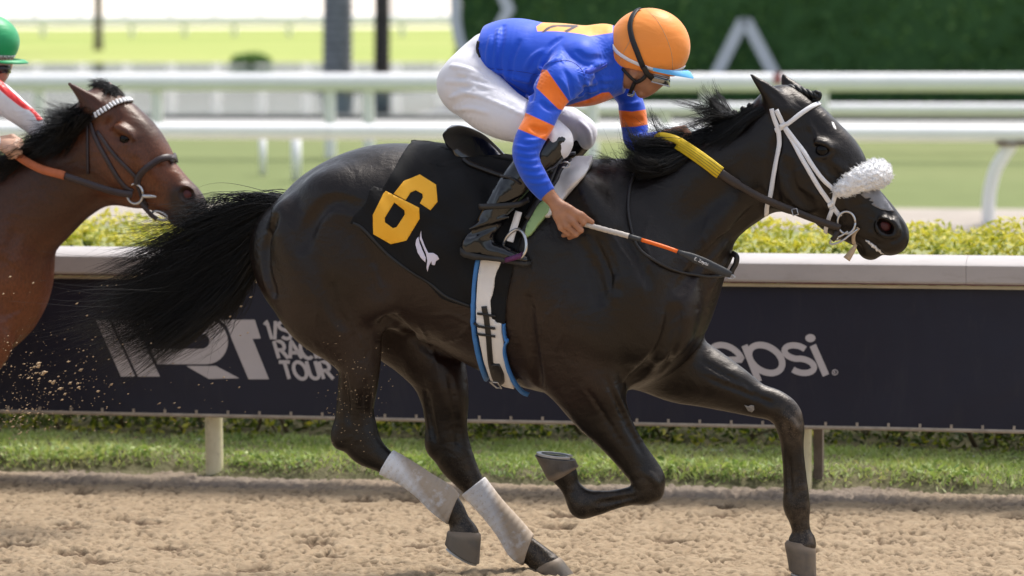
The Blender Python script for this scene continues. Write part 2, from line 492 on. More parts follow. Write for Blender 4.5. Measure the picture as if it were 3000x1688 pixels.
M_coat = coat_material('black_brown_coat', (.0046, .0029, .0026), (.0185, .0092, .0076), (.0028, .0023, .0022))
M_coat2 = coat_material('bay_coat', (.036, .0120, .0070), (.170, .052, .020), (.010, .005, .004))
M_hair = NB('black_hair').set((.004, .004, .0045), .45, spec=.35).m
q = NB('hoof_horn'); n1 = q.noise(30, 4, .6, (1, 1, .5)); n2 = q.noise(9, 4)
q.set(q.mix(q.ramp(n2, [(.3, 0.0), (.62, .8)]), q.ramp(n1, [(.3, (.035, .033, .033)), (.7, (.09, .084, .084))]), (.19, .145, .10)), .6)
q.set(q.mix(q.ramp(q.math('ADD', q.attr('rise'), q.math('MULTIPLY', n1, .25)), [(.16, .75), (.34, 0.0)]), q.b.inputs['Base Color'].links[0].from_socket, (.25, .19, .135)))
q.bump(n1, .35, .004); M_hoof = q.m
M_steel = simple('bright_steel', (.55, .55, .56), .28, .15, 20, metal=1.0)
M_shoe = simple('worn_aluminium', (.42, .42, .42), .45, .25, 30, metal=.7)
M_eye = NB('horse_eye').set((.004, .003, .003), .14, spec=.22).m
M_nostril = simple('nostril_lining', (.095, .013, .012), .45, .3, 60)
M_pinkfoam = simple('mouth_foam', (.75, .73, .72), .5, .15, 120, .5, .002, 300)
q = NB('wrap_bandage'); base = q.ramp(q.noise(14, 4), [(.3, (.62, .62, .65)), (.7, (.80, .80, .82))])
d1 = q.math('MULTIPLY', q.ramp(q.noise(16, 6, .65), [(.30, 0.0), (.46, 1.0)]), q.ramp(q.attr('soil'), [(.36, 0.0), (.62, 1.0)]))
d2 = q.math('MULTIPLY', q.ramp(q.noise(120, 3, .7, (1, 1, 1)), [(.55, 0.0), (.68, 1.0)]), .45)
base = q.mix(d2, base, (.42, .32, .22)); base = q.mix(q.math('MULTIPLY', d1, .82), base, (.40, .30, .20))
q.set(base, .85, spec=.2); x = q.n('ShaderNodeTexWave'); x.inputs['Scale'].default_value = 5; x.inputs['Distortion'].default_value = 1.5
q.l(q.attr('turns'), x.inputs['Vector']) if False else None
b1 = q.bump(q.math('SINE', q.math('MULTIPLY', q.attr('turns'), 260.0)), .35, .0025); q.bump(q.noise(260, 2), .2, .001, b1); M_wrap = q.m

def cloth(name, col, rough=.55, folds=.5, fscale=9, sheen=.15, stretch=(1, 1, 2), spec=.4, var=.05, fine=500):
    q = NB(name); n1 = q.noise(fscale, 3, .45, stretch, 1.2)
    q.set(q.ramp(q.noise(5, 3), [(.3, tuple(c*(1-var) for c in col)), (.7, tuple(min(1, c*(1+var)) for c in col))]), rough, sheen=sheen, spec=spec)
    b1 = q.bump(n1, folds, .02); q.bump(q.noise(fine, 2), .12, .0008, b1); return q
BLUE, ORANGE, PALE_O = (.006, .082, .66), (.92, .19, .012), (.93, .40, .07)
q = NB('racing_silks')
c = q.mix(q.step('band'), BLUE, ORANGE); c = q.mix(q.step('disc'), c, PALE_O); c = q.mix(q.step('mark'), c, (.03, .015, .03))
q.set(c, .52, spec=.25, sheen=.35)
b1 = q.bump(q.noise(5.5, 2, .4, (1.5, 1, .7), 1.2), .32, .02)
b2 = q.bump(q.noise(30, 2, .5, (.5, 1, 1.6), .8), .16, .005, b1); q.bump(q.noise(700, 2), .08, .0006, b2); M_silks = q.m
q = cloth('white_breeches', (.74, .735, .79), .5, .22, 9, .25, (1, 1, 1)); M_breech = q.m
q = NB('patent_leather'); q.set((.004, .004, .005), .16, spec=.5, coat=.4, coatr=.05); q.bump(q.noise(9, 3, .5, (1, 1, .6), 1.5), .35, .014); M_boot = q.m
M_sole = simple('boot_sole', (.02, .018, .017), .6, .3, 30, .3, .002)
M_skin = NB('tan_skin'); M_skin.set(M_skin.ramp(M_skin.noise(30, 4), [(.3, (.34, .155, .085)), (.7, (.44, .215, .125))]), .5, sss=.08); M_skin.b.inputs['Subsurface Radius'].default_value = (.01, .004, .002); M_skin.bump(M_skin.noise(160, 3), .15, .002); M_skin = M_skin.m
M_skin_pale = NB('pale_skin'); M_skin_pale.set(M_skin_pale.ramp(M_skin_pale.noise(30, 4), [(.3, (.56, .33, .23)), (.7, (.66, .42, .31))]), .5, sss=.08); M_skin_pale.b.inputs['Subsurface Radius'].default_value = (.01, .004, .002); M_skin_pale = M_skin_pale.m
q = cloth('orange_helmet_cover', (.93, .30, .045), .5, .12, 12, .2); M_helm = q.m
q = cloth('green_helmet_cover', (.012, .33, .115), .45, .1, 12, .2); M_helm2 = q.m
M_visor = simple('blue_peak', (.10, .42, .78), .4, .05)
M_white = simple('white_webbing', (.80, .80, .82), .5, .05, 10, .25, .001, 400)
M_blackstrap = simple('black_webbing', (.008, .008, .009), .5, .2, 20, .3, .001, 300)
M_blackleather = simple('black_leather', (.012, .010, .010), .42, .25, 14, .35, .0015, 160)
M_brownleather = simple('dark_brown_leather', (.028, .018, .014), .45, .25, 14, .35, .0015, 160)
M_goggle = NB('goggle_lens').set((.26, .25, .24), .08, metal=.85).m
M_gogframe = simple('clear_goggle_frame', (.45, .48, .58), .15, .1)
q = cloth('black_saddlecloth', (.0060, .0060, .0068), .75, .5, 6, .03, (1, 1, 1), .25); M_scloth = q.m
M_num = simple('yellow_number_felt', (.95, .47, .02), .6, .03, 8, .15, .001, 300)
M_logo = simple('white_print', (.72, .68, .80), .6, .03, 8)
M_sad = NB('saddle_patent'); M_sad.set((.008, .008, .009), .20, spec=.6, coat=.8, coatr=.06); M_sad.bump(M_sad.noise(8, 4, .55, (2, 1, 1), 1.0), .35, .012); M_sad = M_sad.m
M_girth = simple('white_girth_elastic', (.78, .75, .73), .6, .06, 12, .25, .001, 300)
M_blue = simple('blue_girth_edging', (.045, .19, .50), .6, .15, 14, .4, .002, 200)
M_greenpad = simple('pale_green_pad', (.33, .50, .22), .6, .08, 10, .3, .002, 150)
M_yrein = simple('yellow_rubber_rein', (.72, .50, .012), .6, .12, 30, .5, .0015, 420)
M_orein = simple('orange_rubber_rein', (.46, .125, .045), .6, .12, 30, .5, .0015, 420)
M_fleece = simple('white_fleece', (.90, .90, .91), .95, .04, 20, .9, .006, 150, sheen=.5)
M_tape = simple('silver_tape', (.22, .22, .235), .42, .18, 22, .3, .002, 60, metal=.2)
M_tan = simple('tan_tongue_tie', (.48, .36, .24), .8, .12, 30, .4, .002, 200)
M_grip = simple('whip_grip_tape', (.55, .50, .45), .7, .15, 40, .4, .002, 200)
M_worange = simple('orange_whip_tape', (.90, .16, .012), .5, .06, 30, .3, .001, 300)
M_wblack = simple('whip_foam', (.034, .036, .040), .55, .2, 30, .4, .0015, 200)
M_purple = simple('purple_tread', (.10, .015, .09), .5, .2, 40, .5, .002, 120)
M_redstripe = (.78, .022, .022)
# ================================================================== THE BLACK RACEHORSE
horse = thing('horse', (0, 0, 0), 'black-brown racehorse at full gallop with white bandaged hind legs', 'horse')
F = Field((-1.02, -.44, -.05), (1.50, .44, 1.80), .0065)
m = F.fr.m
def pe(px, py, v): return P(px, py, v)
# trunk
F.tube([(822, 690, 820, 760, .07, 0), (872, 600, 868, 860, .16, 0), (948, 545, 948, 930, .235, 0), (1030, 462, 1045, 940, .27, 0), (1140, 422, 1130, 880, .272, 0), (1260, 430, 1262, 985, .268, 0),
        (1400, 455, 1400, 1042, .275, 0), (1530, 472, 1530, 1112, .285, 0), (1660, 482, 1665, 1158, .275, 0), (1768, 494, 1784, 1150, .25, 0)], .03, expn=2.25)
# neck
F.tube([(1690, 502, 1850, 980, .19, 0), (1820, 492, 2022, 868, .155, 0), (1930, 452, 2082, 768, .128, 0), (2030, 408, 2135, 704, .108, 0), (2120, 368, 2188, 660, .096, 0), (2200, 328, 2245, 612, .086, 0), (2262, 298, 2300, 555, .080, 0)], .07, expn=2.2)
# head
F.tube([(2345, 274, 2240, 372, .062, 0), (2394, 308, 2243, 462, .084, 0), (2444, 351, 2260, 550, .098, 0), (2499, 406, 2304, 604, .097, 0), (2511, 464, 2370, 640, .080, 0), (2536, 514, 2420, 680, .066, 0),
        (2578, 560, 2468, 702, .058, 0), (2612, 600, 2512, 722, .056, 0), (2640, 640, 2562, 735, .055, 0), (2646, 668, 2590, 735, .050, 0)], .05, expn=2.3)
F.ell(pe(2597, 690, 0), (.052, .052, .040), math.radians(-55), .02)      # upper lip
F.ell(pe(2547, 733, 0), (.040, .038, .033), math.radians(-20), .012)      # lower lip / chin
# cheeks, brows, crests
for sg in (-1, 1):
    F.ell(pe(2322, 520, sg*.072), (.125, .036, .105), math.radians(-60), .03)
    F.ell(pe(2396, 410, sg*.088), (.040, .018, .014), math.radians(-25), .03)         # brow ridge
    F.ell(pe(2372, 378, sg*.088), (.018, .006, .028), math.radians(-30), .04, 'sub')   # hollow above the eye
    F.ell(pe(2409, 440, sg*.103), (.028, .012, .019), math.radians(-15), .012, 'sub')  # socket
    F.cap([pe(2392, 418, sg*.098), pe(2412, 420, sg*.100), pe(2432, 434, sg*.096)], [.005, .0065, .005], .012)
    F.cap([pe(2395, 458, sg*.098), pe(2415, 462, sg*.098), pe(2434, 450, sg*.094)], [.004, .005, .004], .012)
    F.cap([pe(2445, 490, sg*.080), pe(2478, 530, sg*.066), pe(2510, 575, sg*.052)], [.012, .011, .006], .03)  # facial crest
    # nostril: flared rim, then a deep comma-shaped hollow
    F.ell(pe(2598, 668, sg*.043), (.044, .022, .038), math.radians(-25), .014)
    rim = [pe(2597+30*math.cos(a_)+5*math.sin(a_), 667+27*math.sin(a_), sg*.058-sg*.006*math.cos(a_)) for a_ in np.linspace(0, 2*math.pi, 15)]
    F.cap(rim, .0055, .008)
    F.ell(pe(2597, 667, sg*.064), (.026, .042, .0195), math.radians(-36), .006, 'sub'); F.ell(pe(2584, 656, sg*.064), (.017, .03, .014), math.radians(-45), .006, 'sub')
# mouth line
F.cap([pe(2512, 700, -.07), pe(2545, 712, -.068), pe(2575, 742, -.066), pe(2598, 752, -.06)], .008, .006, 'sub')
F.cap([pe(2512, 700, .07), pe(2545, 712, .068), pe(2575, 742, .066), pe(2598, 752, .06)], .008, .006, 'sub')
# ears
F.tube([(2290, 322, 36, .034, -.062), (2266, 288, 28, .026, -.066), (2240, 258, 19, .019, -.070), (2217, 236, 10, .012, -.072), (2201, 219, 4, .006, -.072)], .025)
F.cap([pe(2296, 300, -.10), pe(2268, 274, -.097), pe(2238, 250, -.090)], [.012, .013, .007], .008, 'sub')
F.tube([(2338, 285, 34, .03, .062), (2318, 262, 26, .024, .066), (2302, 238, 14, .015, .070), (2296, 220, 5, .007, .072)], .02)
# near fore (folded)
NV = -.125
F.tube([(1660, 940, 150, .10, -.14), (1690, 1075, 112, .088, -.145), (1745, 1182, 88, .070, -.14), (1800, 1266, 63, .055, -.135), (1850, 1335, 52, .046, NV), (1893, 1392, 49, .045, NV), (1905, 1425, 40, .040, NV)], .05)
F.tube([(1903, 1412, 42, .042, NV), (1893, 1440, 38, .037, NV), (1862, 1450, 29, .030, NV), (1830, 1457, 27, .027, NV), (1785, 1467, 30, .027, NV), (1745, 1474, 37, .031, NV), (1708, 1477, 40, .034, NV)], .018)
F.tube([(1706, 1478, 38, .034, NV), (1686, 1450, 33, .030, NV), (1668, 1420, 30, .030, NV), (1652, 1388, 40, .040, NV)], .018)
F.ell(pe(1925, 1445, NV), (.018, .026, .022), 0, .015)       # accessory carpal
# far fore (reaching)
FV = .125
F.tube([(1900, 1010, 135, .09, .12), (1985, 1072, 108, .085, .125), (2060, 1103, 90, .070, FV), (2140, 1138, 70, .056, FV), (2210, 1170, 52, .047, FV), (2268, 1188, 47, .044, FV), (2302, 1215, 46, .043, FV), (2316, 1255, 41, .040, FV),
        (2320, 1292, 35, .033, FV), (2323, 1330, 33, .028, FV), (2328, 1385, 34, .026, FV), (2332, 1440, 37, .028, FV), (2334, 1482, 40, .033, FV), (2341, 1520, 31, .029, FV), (2348, 1560, 28, .028, FV), (2350, 1592, 42, .042, FV)], .045)
# near hind
F.tube([(905, 710, 95, .10, -.12), (930, 795, 146, .120, -.135), (966, 872, 162, .112, -.15), (1017, 975, 104, .088, -.15), (1050, 1060, 66, .062, -.14), (1046, 1140, 57, .050, -.135), (1040, 1200, 56, .044, -.13), (1044, 1255, 62, .042, -.13), (1068, 1308, 54, .040, -.13),
        (1120, 1348, 37, .032, -.13), (1185, 1383, 32, .027, -.13), (1245, 1424, 34, .027, -.13), (1295, 1464, 41, .033, -.13), (1325, 1494, 36, .032, -.13), (1346, 1530, 32, .030, -.13), (1360, 1566, 44, .042, -.13)], .05)
F.ell(pe(990, 1282, -.13), (.022, .024, .035), 0, .03)
# far hind
F.tube([(1100, 830, 140, .11, .13), (1160, 930, 128, .10, .14), (1228, 1010, 105, .085, .14), (1280, 1085, 87, .065, .135), (1301, 1160, 72, .052, .13), (1306, 1228, 63, .044, .13), (1314, 1290, 61, .042, .13), (1334, 1345, 56, .040, .13),
        (1364, 1392, 44, .033, .13), (1392, 1430, 36, .028, .13), (1445, 1492, 31, .027, .13), (1495, 1552, 35, .027, .13), (1528, 1598, 40, .033, .13), (1562, 1622, 38, .031, .13), (1602, 1656, 42, .042, .13)], .05)
F.ell(pe(1268, 1300, .13), (.022, .024, .035), 0, .03)
F.ell(pe(838, 765, 0), (.095, .165, .185), math.radians(8), .05)
# muscles, near and far: (x, y, radii, angle, height above the surface)
for (x, y, r_, an, h_, both) in ((1010, 610, (.17, .09, .12), -20, .008, 1), (885, 775, (.22, .08, .085), -64, .014, 1), (1015, 775, (.15, .07, .085), -60, .010, 0),
        (1104, 884, (.05, .04, .06), -60, .010, 0), (1046, 1085, (.09, .035, .040), -75, .010, 0), (1300, 1130, (.09, .035, .040), -72, .008, 0), (1775, 690, (.22, .06, .055), -63, .009, 1), (1845, 870, (.105, .07, .17), -18, .022, 1), (1688, 930, (.17, .07, .10), -52, .018, 1),
        (1905, 965, (.10, .07, .12), -10, .014, 1), (1990, 930, (.05, .06, .11), -10, .008, 1), (1732, 1105, (.11, .045, .055), -57, .012, 0), (2055, 720, (.20, .05, .05), 55, .009, 1), (1990, 565, (.24, .05, .08), 38, .010, 1), (2080, 1110, (.10, .04, .05), -22, .008, 0)):
    F.bulge(x, y, r_, an, h_*1.45, .045, bool(both))
for (pts, r_, d_, both) in (([(1045, 605), (965, 592), (908, 650), (882, 725)], .022, .008, 1), ([(800, 640), (780, 710), (776, 790), (796, 860)], .012, .003, 0), 
        ([(955, 830), (975, 905), (1005, 960)], .020, .005, 0), ([(1972, 905), (1966, 950), (1944, 1015), (1897, 1078), (1850, 1122)], .014, .015, 0), ([(1990, 890), (1986, 960), (1970, 1040), (1940, 1088)], .009, .007, 0),
        ([(1545, 880), (1550, 965), (1562, 1050), (1572, 1125)], .014, .009, 1), ([(1735, 690), (1775, 765), (1800, 850)], .015, .006, 1), ([(1818, 680), (1868, 755), (1902, 830)], .015, .007, 1), ([(1690, 700), (1740, 790), (1760, 880)], .016, .004, 1), 
        ([(1778, 1110), (1815, 1190), (1852, 1268), (1886, 1330)], .008, .006, 0), ([(1722, 1150), (1775, 1230), (1830, 1310)], .008, .005, 0), ([(2080, 1112), (2150, 1138), (2225, 1163), (2262, 1183)], .008, .005, 0), ([(2060, 1060), (2130, 1100), (2200, 1135)], .008, .004, 0),
        ([(1008, 1105), (1016, 1180), (1018, 1240)], .009, .008, 0), ([(1075, 1110), (1072, 1190), (1080, 1260)], .007, .004, 0), ([(1246, 1150), (1262, 1235), (1272, 1290)], .009, .008, 0), ([(1338, 1235), (1342, 1310)], .007, .005, 0), ([(1320, 1110), (1330, 1180), (1335, 1230)], .008, .004, 0),
        ([(2235, 605), (2180, 655), (2120, 712), (2060, 770), (2020, 815), (1995, 850)], .015, .006, 0), ([(2285, 395), (2264, 470), (2260, 540), (2272, 598)], .012, .008, 1), ([(2420, 480), (2455, 525), (2490, 568)], .011, .006, 1), ([(2300, 480), (2330, 560), (2370, 610)], .02, .004, 1),
        ([(1862, 1455), (1800, 1468), (1745, 1476)], .006, .005, 0), ([(2313, 1335), (2317, 1400), (2319, 1450)], .006, .005, 0), ([(2545, 700), (2570, 715), (2600, 720)], .006, .003, 0),
        ([(1140, 940), (1240, 1010), (1340, 1055)], .02, .004, 0), ([(1430, 560), (1420, 700), (1440, 860)], .03, .003, 1)):
    F.line(pts, r_*(1.15 if r_ > .0095 else 1), d_*(.85 if r_ > .0095 else 1.1), .020 if r_ > .0095 else .010, bool(both))
for pts, r_, d_ in (([(2565, 688), (2592, 706), (2622, 706), (2645, 692)], .006, .0045), ([(2562, 636), (2553, 664), (2562, 690)], .006, .003), ([(2512, 700), (2540, 709), (2568, 730), (2592, 748), (2608, 750)], .006, .007), ([(2492, 716), (2512, 722), (2524, 742)], .006, .003), ([(2588, 600), (2606, 622), (2612, 640)], .006, .0025), ([(2640, 650), (2648, 668), (2646, 690)], .005, .003)):
    F.line(pts, r_, d_, .007)
for pts in ([(1500, 965), (1440, 935), (1380, 945), (1320, 920), (1265, 925)], [(1380, 945), (1350, 985), (1300, 1000)], [(1232, 955), (1262, 1010), (1282, 1080), (1290, 1150)], [(1905, 640), (1885, 700), (1902, 760), (1880, 830), (1890, 880)], [(1660, 830), (1640, 900), (1655, 960), (1630, 1020)], [(1640, 900), (1600, 930), (1590, 980)], [(1700, 1130), (1750, 1200), (1790, 1260)], [(1010, 880), (1030, 950), (1060, 1010), (1062, 1080)],
        [(905, 830), (930, 890), (925, 950), (950, 1010)], [(2150, 1110), (2200, 1150), (2250, 1165)], [(2330, 500), (2345, 545), (2385, 570), (2400, 610)], [(2470, 480), (2492, 520), (2520, 545), (2545, 590)], [(1050, 1120), (1045, 1180), (1055, 1240)], [(2080, 640), (2060, 690), (2075, 730)], [(1540, 720), (1560, 790), (1545, 860)], [(2320, 1330), (2326, 1400), (2328, 1460)]):
    F.line(pts, .0045, .0020, .006, False, 'ridge')
for (pts, r_, h_, both) in (([(2440, 520), (2468, 580), (2486, 640)], .005, .0022, 1), ([(2380, 560), (2420, 600), (2440, 640)], .004, .0016, 1), ([(2368, 360), (2384, 385), (2392, 402)], .006, .0015, 1), ([(1760, 700), (1790, 760), (1815, 830)], .010, .004, 1), ([(1808, 815), (1806, 850), (1804, 886)], .010, .003, 0), ([(2180, 700), (2120, 770), (2080, 840)], .012, .003, 1),
        ([(1800, 1140), (1835, 1215), (1870, 1290)], .007, .003, 0), ([(1092, 780), (1104, 815), (1112, 850)], .006, .003, 0), ([(1893, 1385), (1912, 1400), (1926, 1425)], .010, .003, 0), ([(2300, 1215), (2318, 1235), (2334, 1262)], .010, .003, 0)):
    F.line(pts, r_, h_, .010, bool(both), 'ridge')
hV, hF = F.mesh(3); del F
body = mesh_obj('body', hV, hF, M_coat, horse)
uu, vv, ww = hV.T
# legs are blacker below the forearm / gaskin, dust gathers on the lower legs, brown at flank, elbow and thigh
leg = np.clip((.66-ww)/.22, 0, 1)*((np.abs(uu+.05) > .0)); leg[ww > .7] = 0
mz = np.clip((uu-P(2500, 640, 0)[0])/.08, 0, 1)*(ww > 1.0); leg = np.maximum(leg, mz)
def blob(px, py, r): p = P(px, py, -.2); return np.exp(-(((uu-p[0])**2+(ww-p[2])**2)/r**2))
warm = np.clip(blob(800, 930, .17)+blob(1190, 940, .20)+blob(1300, 950, .22)*.8+blob(1560, 1000, .16)+blob(1690, 1110, .12)+blob(2060, 870, .13)*.8+blob(1010, 1060, .1)*.7+blob(900, 620, .18)*.4+blob(1400, 1050, .2)*.8, 0, 1)
dust = np.clip((.50-ww)/.40, 0, 1)*.75
kn = P(2330, 1240, .125); dust = np.maximum(dust, .8*np.exp(-((uu-kn[0])**2+(ww-kn[2])**2)/.07**2))
dust *= np.where(uu > -.2, 1, .8)
attr(body, 'leg', leg); attr(body, 'warm', warm); attr(body, 'dust', dust)
HS = Surf(hV, hF)
# eyes
for sg in (-1, 1):
    mb = MB(); c = P(2409, 440, sg*.087); R_ = .0235; rings = []
    for i in range(1, 12):
        a = math.pi*i/12; rings.append([c+R_*np.array([math.sin(a)*math.cos(b), math.cos(a)*.95, math.sin(a)*math.sin(b)]) for b in np.linspace(0, 2*math.pi, 20, endpoint=False)])
    mb.loft(rings); mb.build('eye', M_eye, horse)
    # dark red lining inside the nostril
    mb = MB(); c = P(2588, 664, sg*.030); rings = []
    for i in range(1, 9):
        a = math.pi*i/9; rings.append([c+np.array([.026*math.sin(a)*math.cos(b), .010*math.cos(a), .021*math.sin(a)*math.sin(b)]) for b in np.linspace(0, 2*math.pi, 18, endpoint=False)])
    mb.loft(rings); mb.build('nostril_lining', M_nostril, horse)
# white foam along the lips
mb = MB(); pts = []
for k in range(26):
    t = k/25; x = 2536+t*54; y = 702+t*44+3*math.sin(k*1.3)
    h = HS.cast(x, y)
    if h: pts.append(h[0]+h[1]*.002)
if len(pts) > 4:
    pts = np.array(pts); mb.tube(smooth_path(pts, 1), [.002+.006*abs(math.sin(i*1.1))*math.sin(math.pi*(i+.5)/len(pts)) for i in range(len(pts))], 6)
    mb.build('mouth_foam', M_pinkfoam, horse)
o = patch(HS, [(2436, 357), (2442, 360), (2448, 372), (2450, 380), (2444, 379), (2438, 368)], .0005, .001, step=4).build('white_star', M_pinkfoam, horse)
o = patch(HS, [(2181, 1186), (2192, 1190), (2200, 1186), (2209, 1188), (2210, 1200), (2203, 1207), (2192, 1203)], .0005, .0025, step=5).build('leg_callus', simple('grey_callus', (.24, .23, .22), .8, .3, 120, .6, .002, 300), horse)
# ---- hooves
def ring(c, ax, rx, rv, n=28, squash=0.0):
    """ellipse with in-plane half axis vector ax (u,w) scaled, lateral half width rv"""
    a3 = np.array([ax[0], 0, ax[1]]); out = []
    for i in range(n):
        t = 2*math.pi*i/n; out.append(c+a3*math.cos(t)+np.array([0, rv*math.sin(t), 0]))
    return out
def hoof(front, heel, toe, sheel, v, lat0, lat1, name='hoof', shoe=True, mid=None):
    A, B, C_, D = P(*front, v), P(*heel, v), P(*toe, v), P(*sheel, v)
    mb = MB(); rings = []
    for t, lt in ((-.12, .90), (0, 1.0), (.12, 1.06), (.5, 1.0), (.9, 1.0), (1.0, .985)):
        f = A+(C_-A)*t; g = B+(D-B)*t; c = (f+g)/2; h = (f-g)/2
        if t < 0: h = h*.8
        rings.append(ring(c, (h[0]*(1.03 if 0 < t < .2 else 1), h[2]*(1.03 if 0 < t < .2 else 1)), 0, (lat0+(lat1-lat0)*max(t, 0))*lt))
    # concave sole
    c = (C_+D)/2; h = (C_-D)/2; nrm = unit(np.cross(h, [0, 1, 0])); nrm = nrm if nrm @ ((A+B)/2-c) > 0 else -nrm
    rings.append(ring(c, (h[0]*.86, h[2]*.86), 0, lat1*.84)); rings.append(ring(c+nrm*.012, (h[0]*.6, h[2]*.6), 0, lat1*.6))
    mb.loft(rings); o = mb.build(name, M_hoof, horse); smooth_sharp(o, 50); attr(o, 'rise', np.repeat([0, 0, .12, .5, .9, 1, 1, 1], 28))
    if shoe:
        mb = MB(); h2 = h*1.0; pts = []
        for i in range(25):
            t = math.radians(-148+296*i/24); pts.append(c-nrm*.004+np.array([h2[0]*math.cos(t), lat1*.93*math.sin(t), h2[2]*math.cos(t)])*.93)
        inner = [c-nrm*.004+(p-c+nrm*.004)*.76 for p in pts]
        rr = []
        for p, q_ in zip(pts, inner): rr.append([p, p-nrm*.007, q_-nrm*.007, q_])
        mb.loft(rr); s_ = mb.build('horseshoe', M_shoe, horse); s_.parent = o; smooth_sharp(s_, 30)
hoof((1607, 1407), (1694, 1368), (1567, 1333), (1686, 1348), NV, .044, .056)
hoof((2389, 1602), (2299, 1590), (2392, 1690), (2312, 1668), FV, .046, .058)
hoof((1408, 1567), (1312, 1556), (1404, 1652), (1304, 1592), -.13, .046, .056)
hoof((1640, 1634), (1563, 1676), (1690, 1692), (1590, 1724), .13, .046, .056)
# ---- tail, mane: single hairs
def hair_mesh(strands, r0, name, parent, sides=3, mat_=None):
    """strands: array (n,k,3); tapering three-sided hairs"""
    S = np.asarray(strands); n, k, _ = S.shape
    T = np.gradient(S, axis=1); T /= np.linalg.norm(T, axis=2)[..., None]+1e-9
    a = np.cross(T, np.array([0.13, 1, .21])); a /= np.linalg.norm(a, axis=2)[..., None]+1e-9; b = np.cross(T, a)
    t = np.linspace(0, 1, k); rad = np.asarray(r0)[:, None]*(1-.82*t**1.6)[None, :]
    V = np.stack([S+rad[..., None]*(math.cos(2*math.pi*j/sides)*a+math.sin(2*math.pi*j/sides)*b) for j in range(sides)], 2).reshape(-1, 3)
    i, s_, j = np.meshgrid(np.arange(n), np.arange(k-1), np.arange(sides), indexing='ij'); j2 = (j+1) % sides
    f = lambda s__, j__: (i*k+s__)*sides+j__
    Fq = np.stack([f(s_, j), f(s_, j2), f(s_+1, j2), f(s_+1, j)], -1).reshape(-1, 4).astype(np.int32)
    return mesh_obj(name, V, Fq, mat_ or M_hair, parent)
def strands_from_guides(guides, n, k=14, spread_root=.01, spread_tip=.03, clump=.5, nclump=40, wave=.01, lenvar=.3, lat=(.0, .0), frizz=.004, seed=1):
    """guides: list of (m,3) point lists ordered across the lock; hairs run between neighbouring guides"""
    r = np.random.default_rng(seed); G = []
    for g in guides:
        c = cr(g, 12); d = np.r_[0, np.cumsum(np.linalg.norm(np.diff(c, axis=0), axis=1))]; tt = np.linspace(0, d[-1], 40)
        G.append(np.stack([np.interp(tt, d, c[:, q_]) for q_ in range(3)], 1))
    G = np.array(G); ng = len(G)
    def at(a): i = min(int(a*(ng-1)), ng-2); f = a*(ng-1)-i; return G[i]*(1-f)+G[i+1]*f
    cl = [(a, r.normal(size=3), r.uniform(.75, 1.0), r.uniform(0, 6.28)) for a in r.random(nclump)]
    out = np.zeros((n, k, 3)); t = np.linspace(0, 1, k)
    for i in range(n):
        ci = r.integers(nclump); ca, cn, cl_, ph = cl[ci]
        a0 = np.clip(ca+r.normal()*.16, 0, 1); L = (1-lenvar*r.random()**1.5)*cl_
        idx = t*L*39; i0 = np.minimum(idx.astype(int), 38); f = (idx-i0)[:, None]
        own = at(a0); own = own[i0]*(1-f)+own[i0+1]*f; cc = at(ca); cc = cc[i0]*(1-f)+cc[i0+1]*f
        wgt = (clump*t**1.3)[:, None]; s_ = own*(1-wgt)+cc*wgt
        s_ = s_+r.normal(size=3)*spread_root*np.array([1, 1+lat[0], 1])*(1-t)[:, None]+(cn*spread_tip+r.normal(size=3)*frizz)*np.array([1, 1+lat[1], 1])*(t**1.5)[:, None]
        s_ += (np.sin(t*r.uniform(3, 7)+ph)*wave*t)[:, None]*cn
        out[i] = s_
    return out
def px(l, v): return [P(x, y, (v if np.isscalar(v) else v[i])) for i, (x, y) in enumerate(l)]
tg = [px([(850, 596), (800, 584), (750, 590), (690, 604), (600, 632), (500, 675), (390, 705), (290, 716)], .0),
      px([(848, 625), (790, 610), (740, 632), (650, 668), (540, 732), (420, 800), (300, 850), (190, 880)], .0),
      px([(838, 655), (785, 640), (728, 688), (630, 750), (505, 845), (375, 930), (240, 990), (100, 1035)], .0),
      px([(825, 690), (770, 690), (708, 756), (620, 832), (515, 912), (405, 978), (300, 1020), (200, 1045)], -.01),
      px([(812, 725), (760, 735), (704, 804), (630, 878), (555, 945), (480, 1002), (405, 1050), (350, 1080)], -.01),
      px([(800, 765), (752, 775), (712, 834), (660, 900), (602, 955), (550, 1000), (495, 1042), (450, 1072)], -.01)]
S1 = strands_from_guides(tg, 3600, 16, .012, .040, .74, 80, .024, .42, (1.2, .6), .010, 3)
S1b = strands_from_guides([g_[:6] for g_ in tg], 1500, 16, .012, .03, .5, 90, .015, .5, (1.2, .6), .010, 33)
S2 = strands_from_guides(tg[:5], 520, 16, .014, .085, .25, 60, .05, .15, (1, .5), .03, 4)
hair_mesh(np.concatenate([S1, S1b, S2]), np.concatenate([np.full(len(S1), .00125), np.full(len(S1b), .00125), np.full(len(S2), .0008)]), 'tail', horse)
# mane: hairs lie along the crest, the long lock sweeps back over the withers, a tuft flies up
lock = [px([(2075, 390), (2015, 400), (1955, 418), (1905, 425), (1870, 400), (1845, 362)], [.01, -.01, -.02, -.03, -.03, -.03]),
        px([(2065, 415), (1995, 438), (1930, 452), (1885, 445), (1860, 418), (1842, 372)], [-.05, -.07, -.08, -.08, -.07, -.06]),
        px([(2040, 445), (1970, 470), (1915, 478), (1875, 468), (1852, 440), (1840, 400)], [-.08, -.10, -.11, -.10, -.09, -.08]),
        px([(2000, 470), (1950, 490), (1905, 496), (1872, 492), (1848, 475), (1828, 445)], [-.10, -.12, -.12, -.12, -.11, -.11]),
        px([(1985, 482), (1940, 502), (1900, 508), (1870, 510), (1850, 508), (1832, 498)], [-.11, -.13, -.13, -.13, -.12, -.11])]
S3 = strands_from_guides(lock, 2600, 14, .007, .020, .72, 36, .014, .32, (.8, .8), .006, 5)
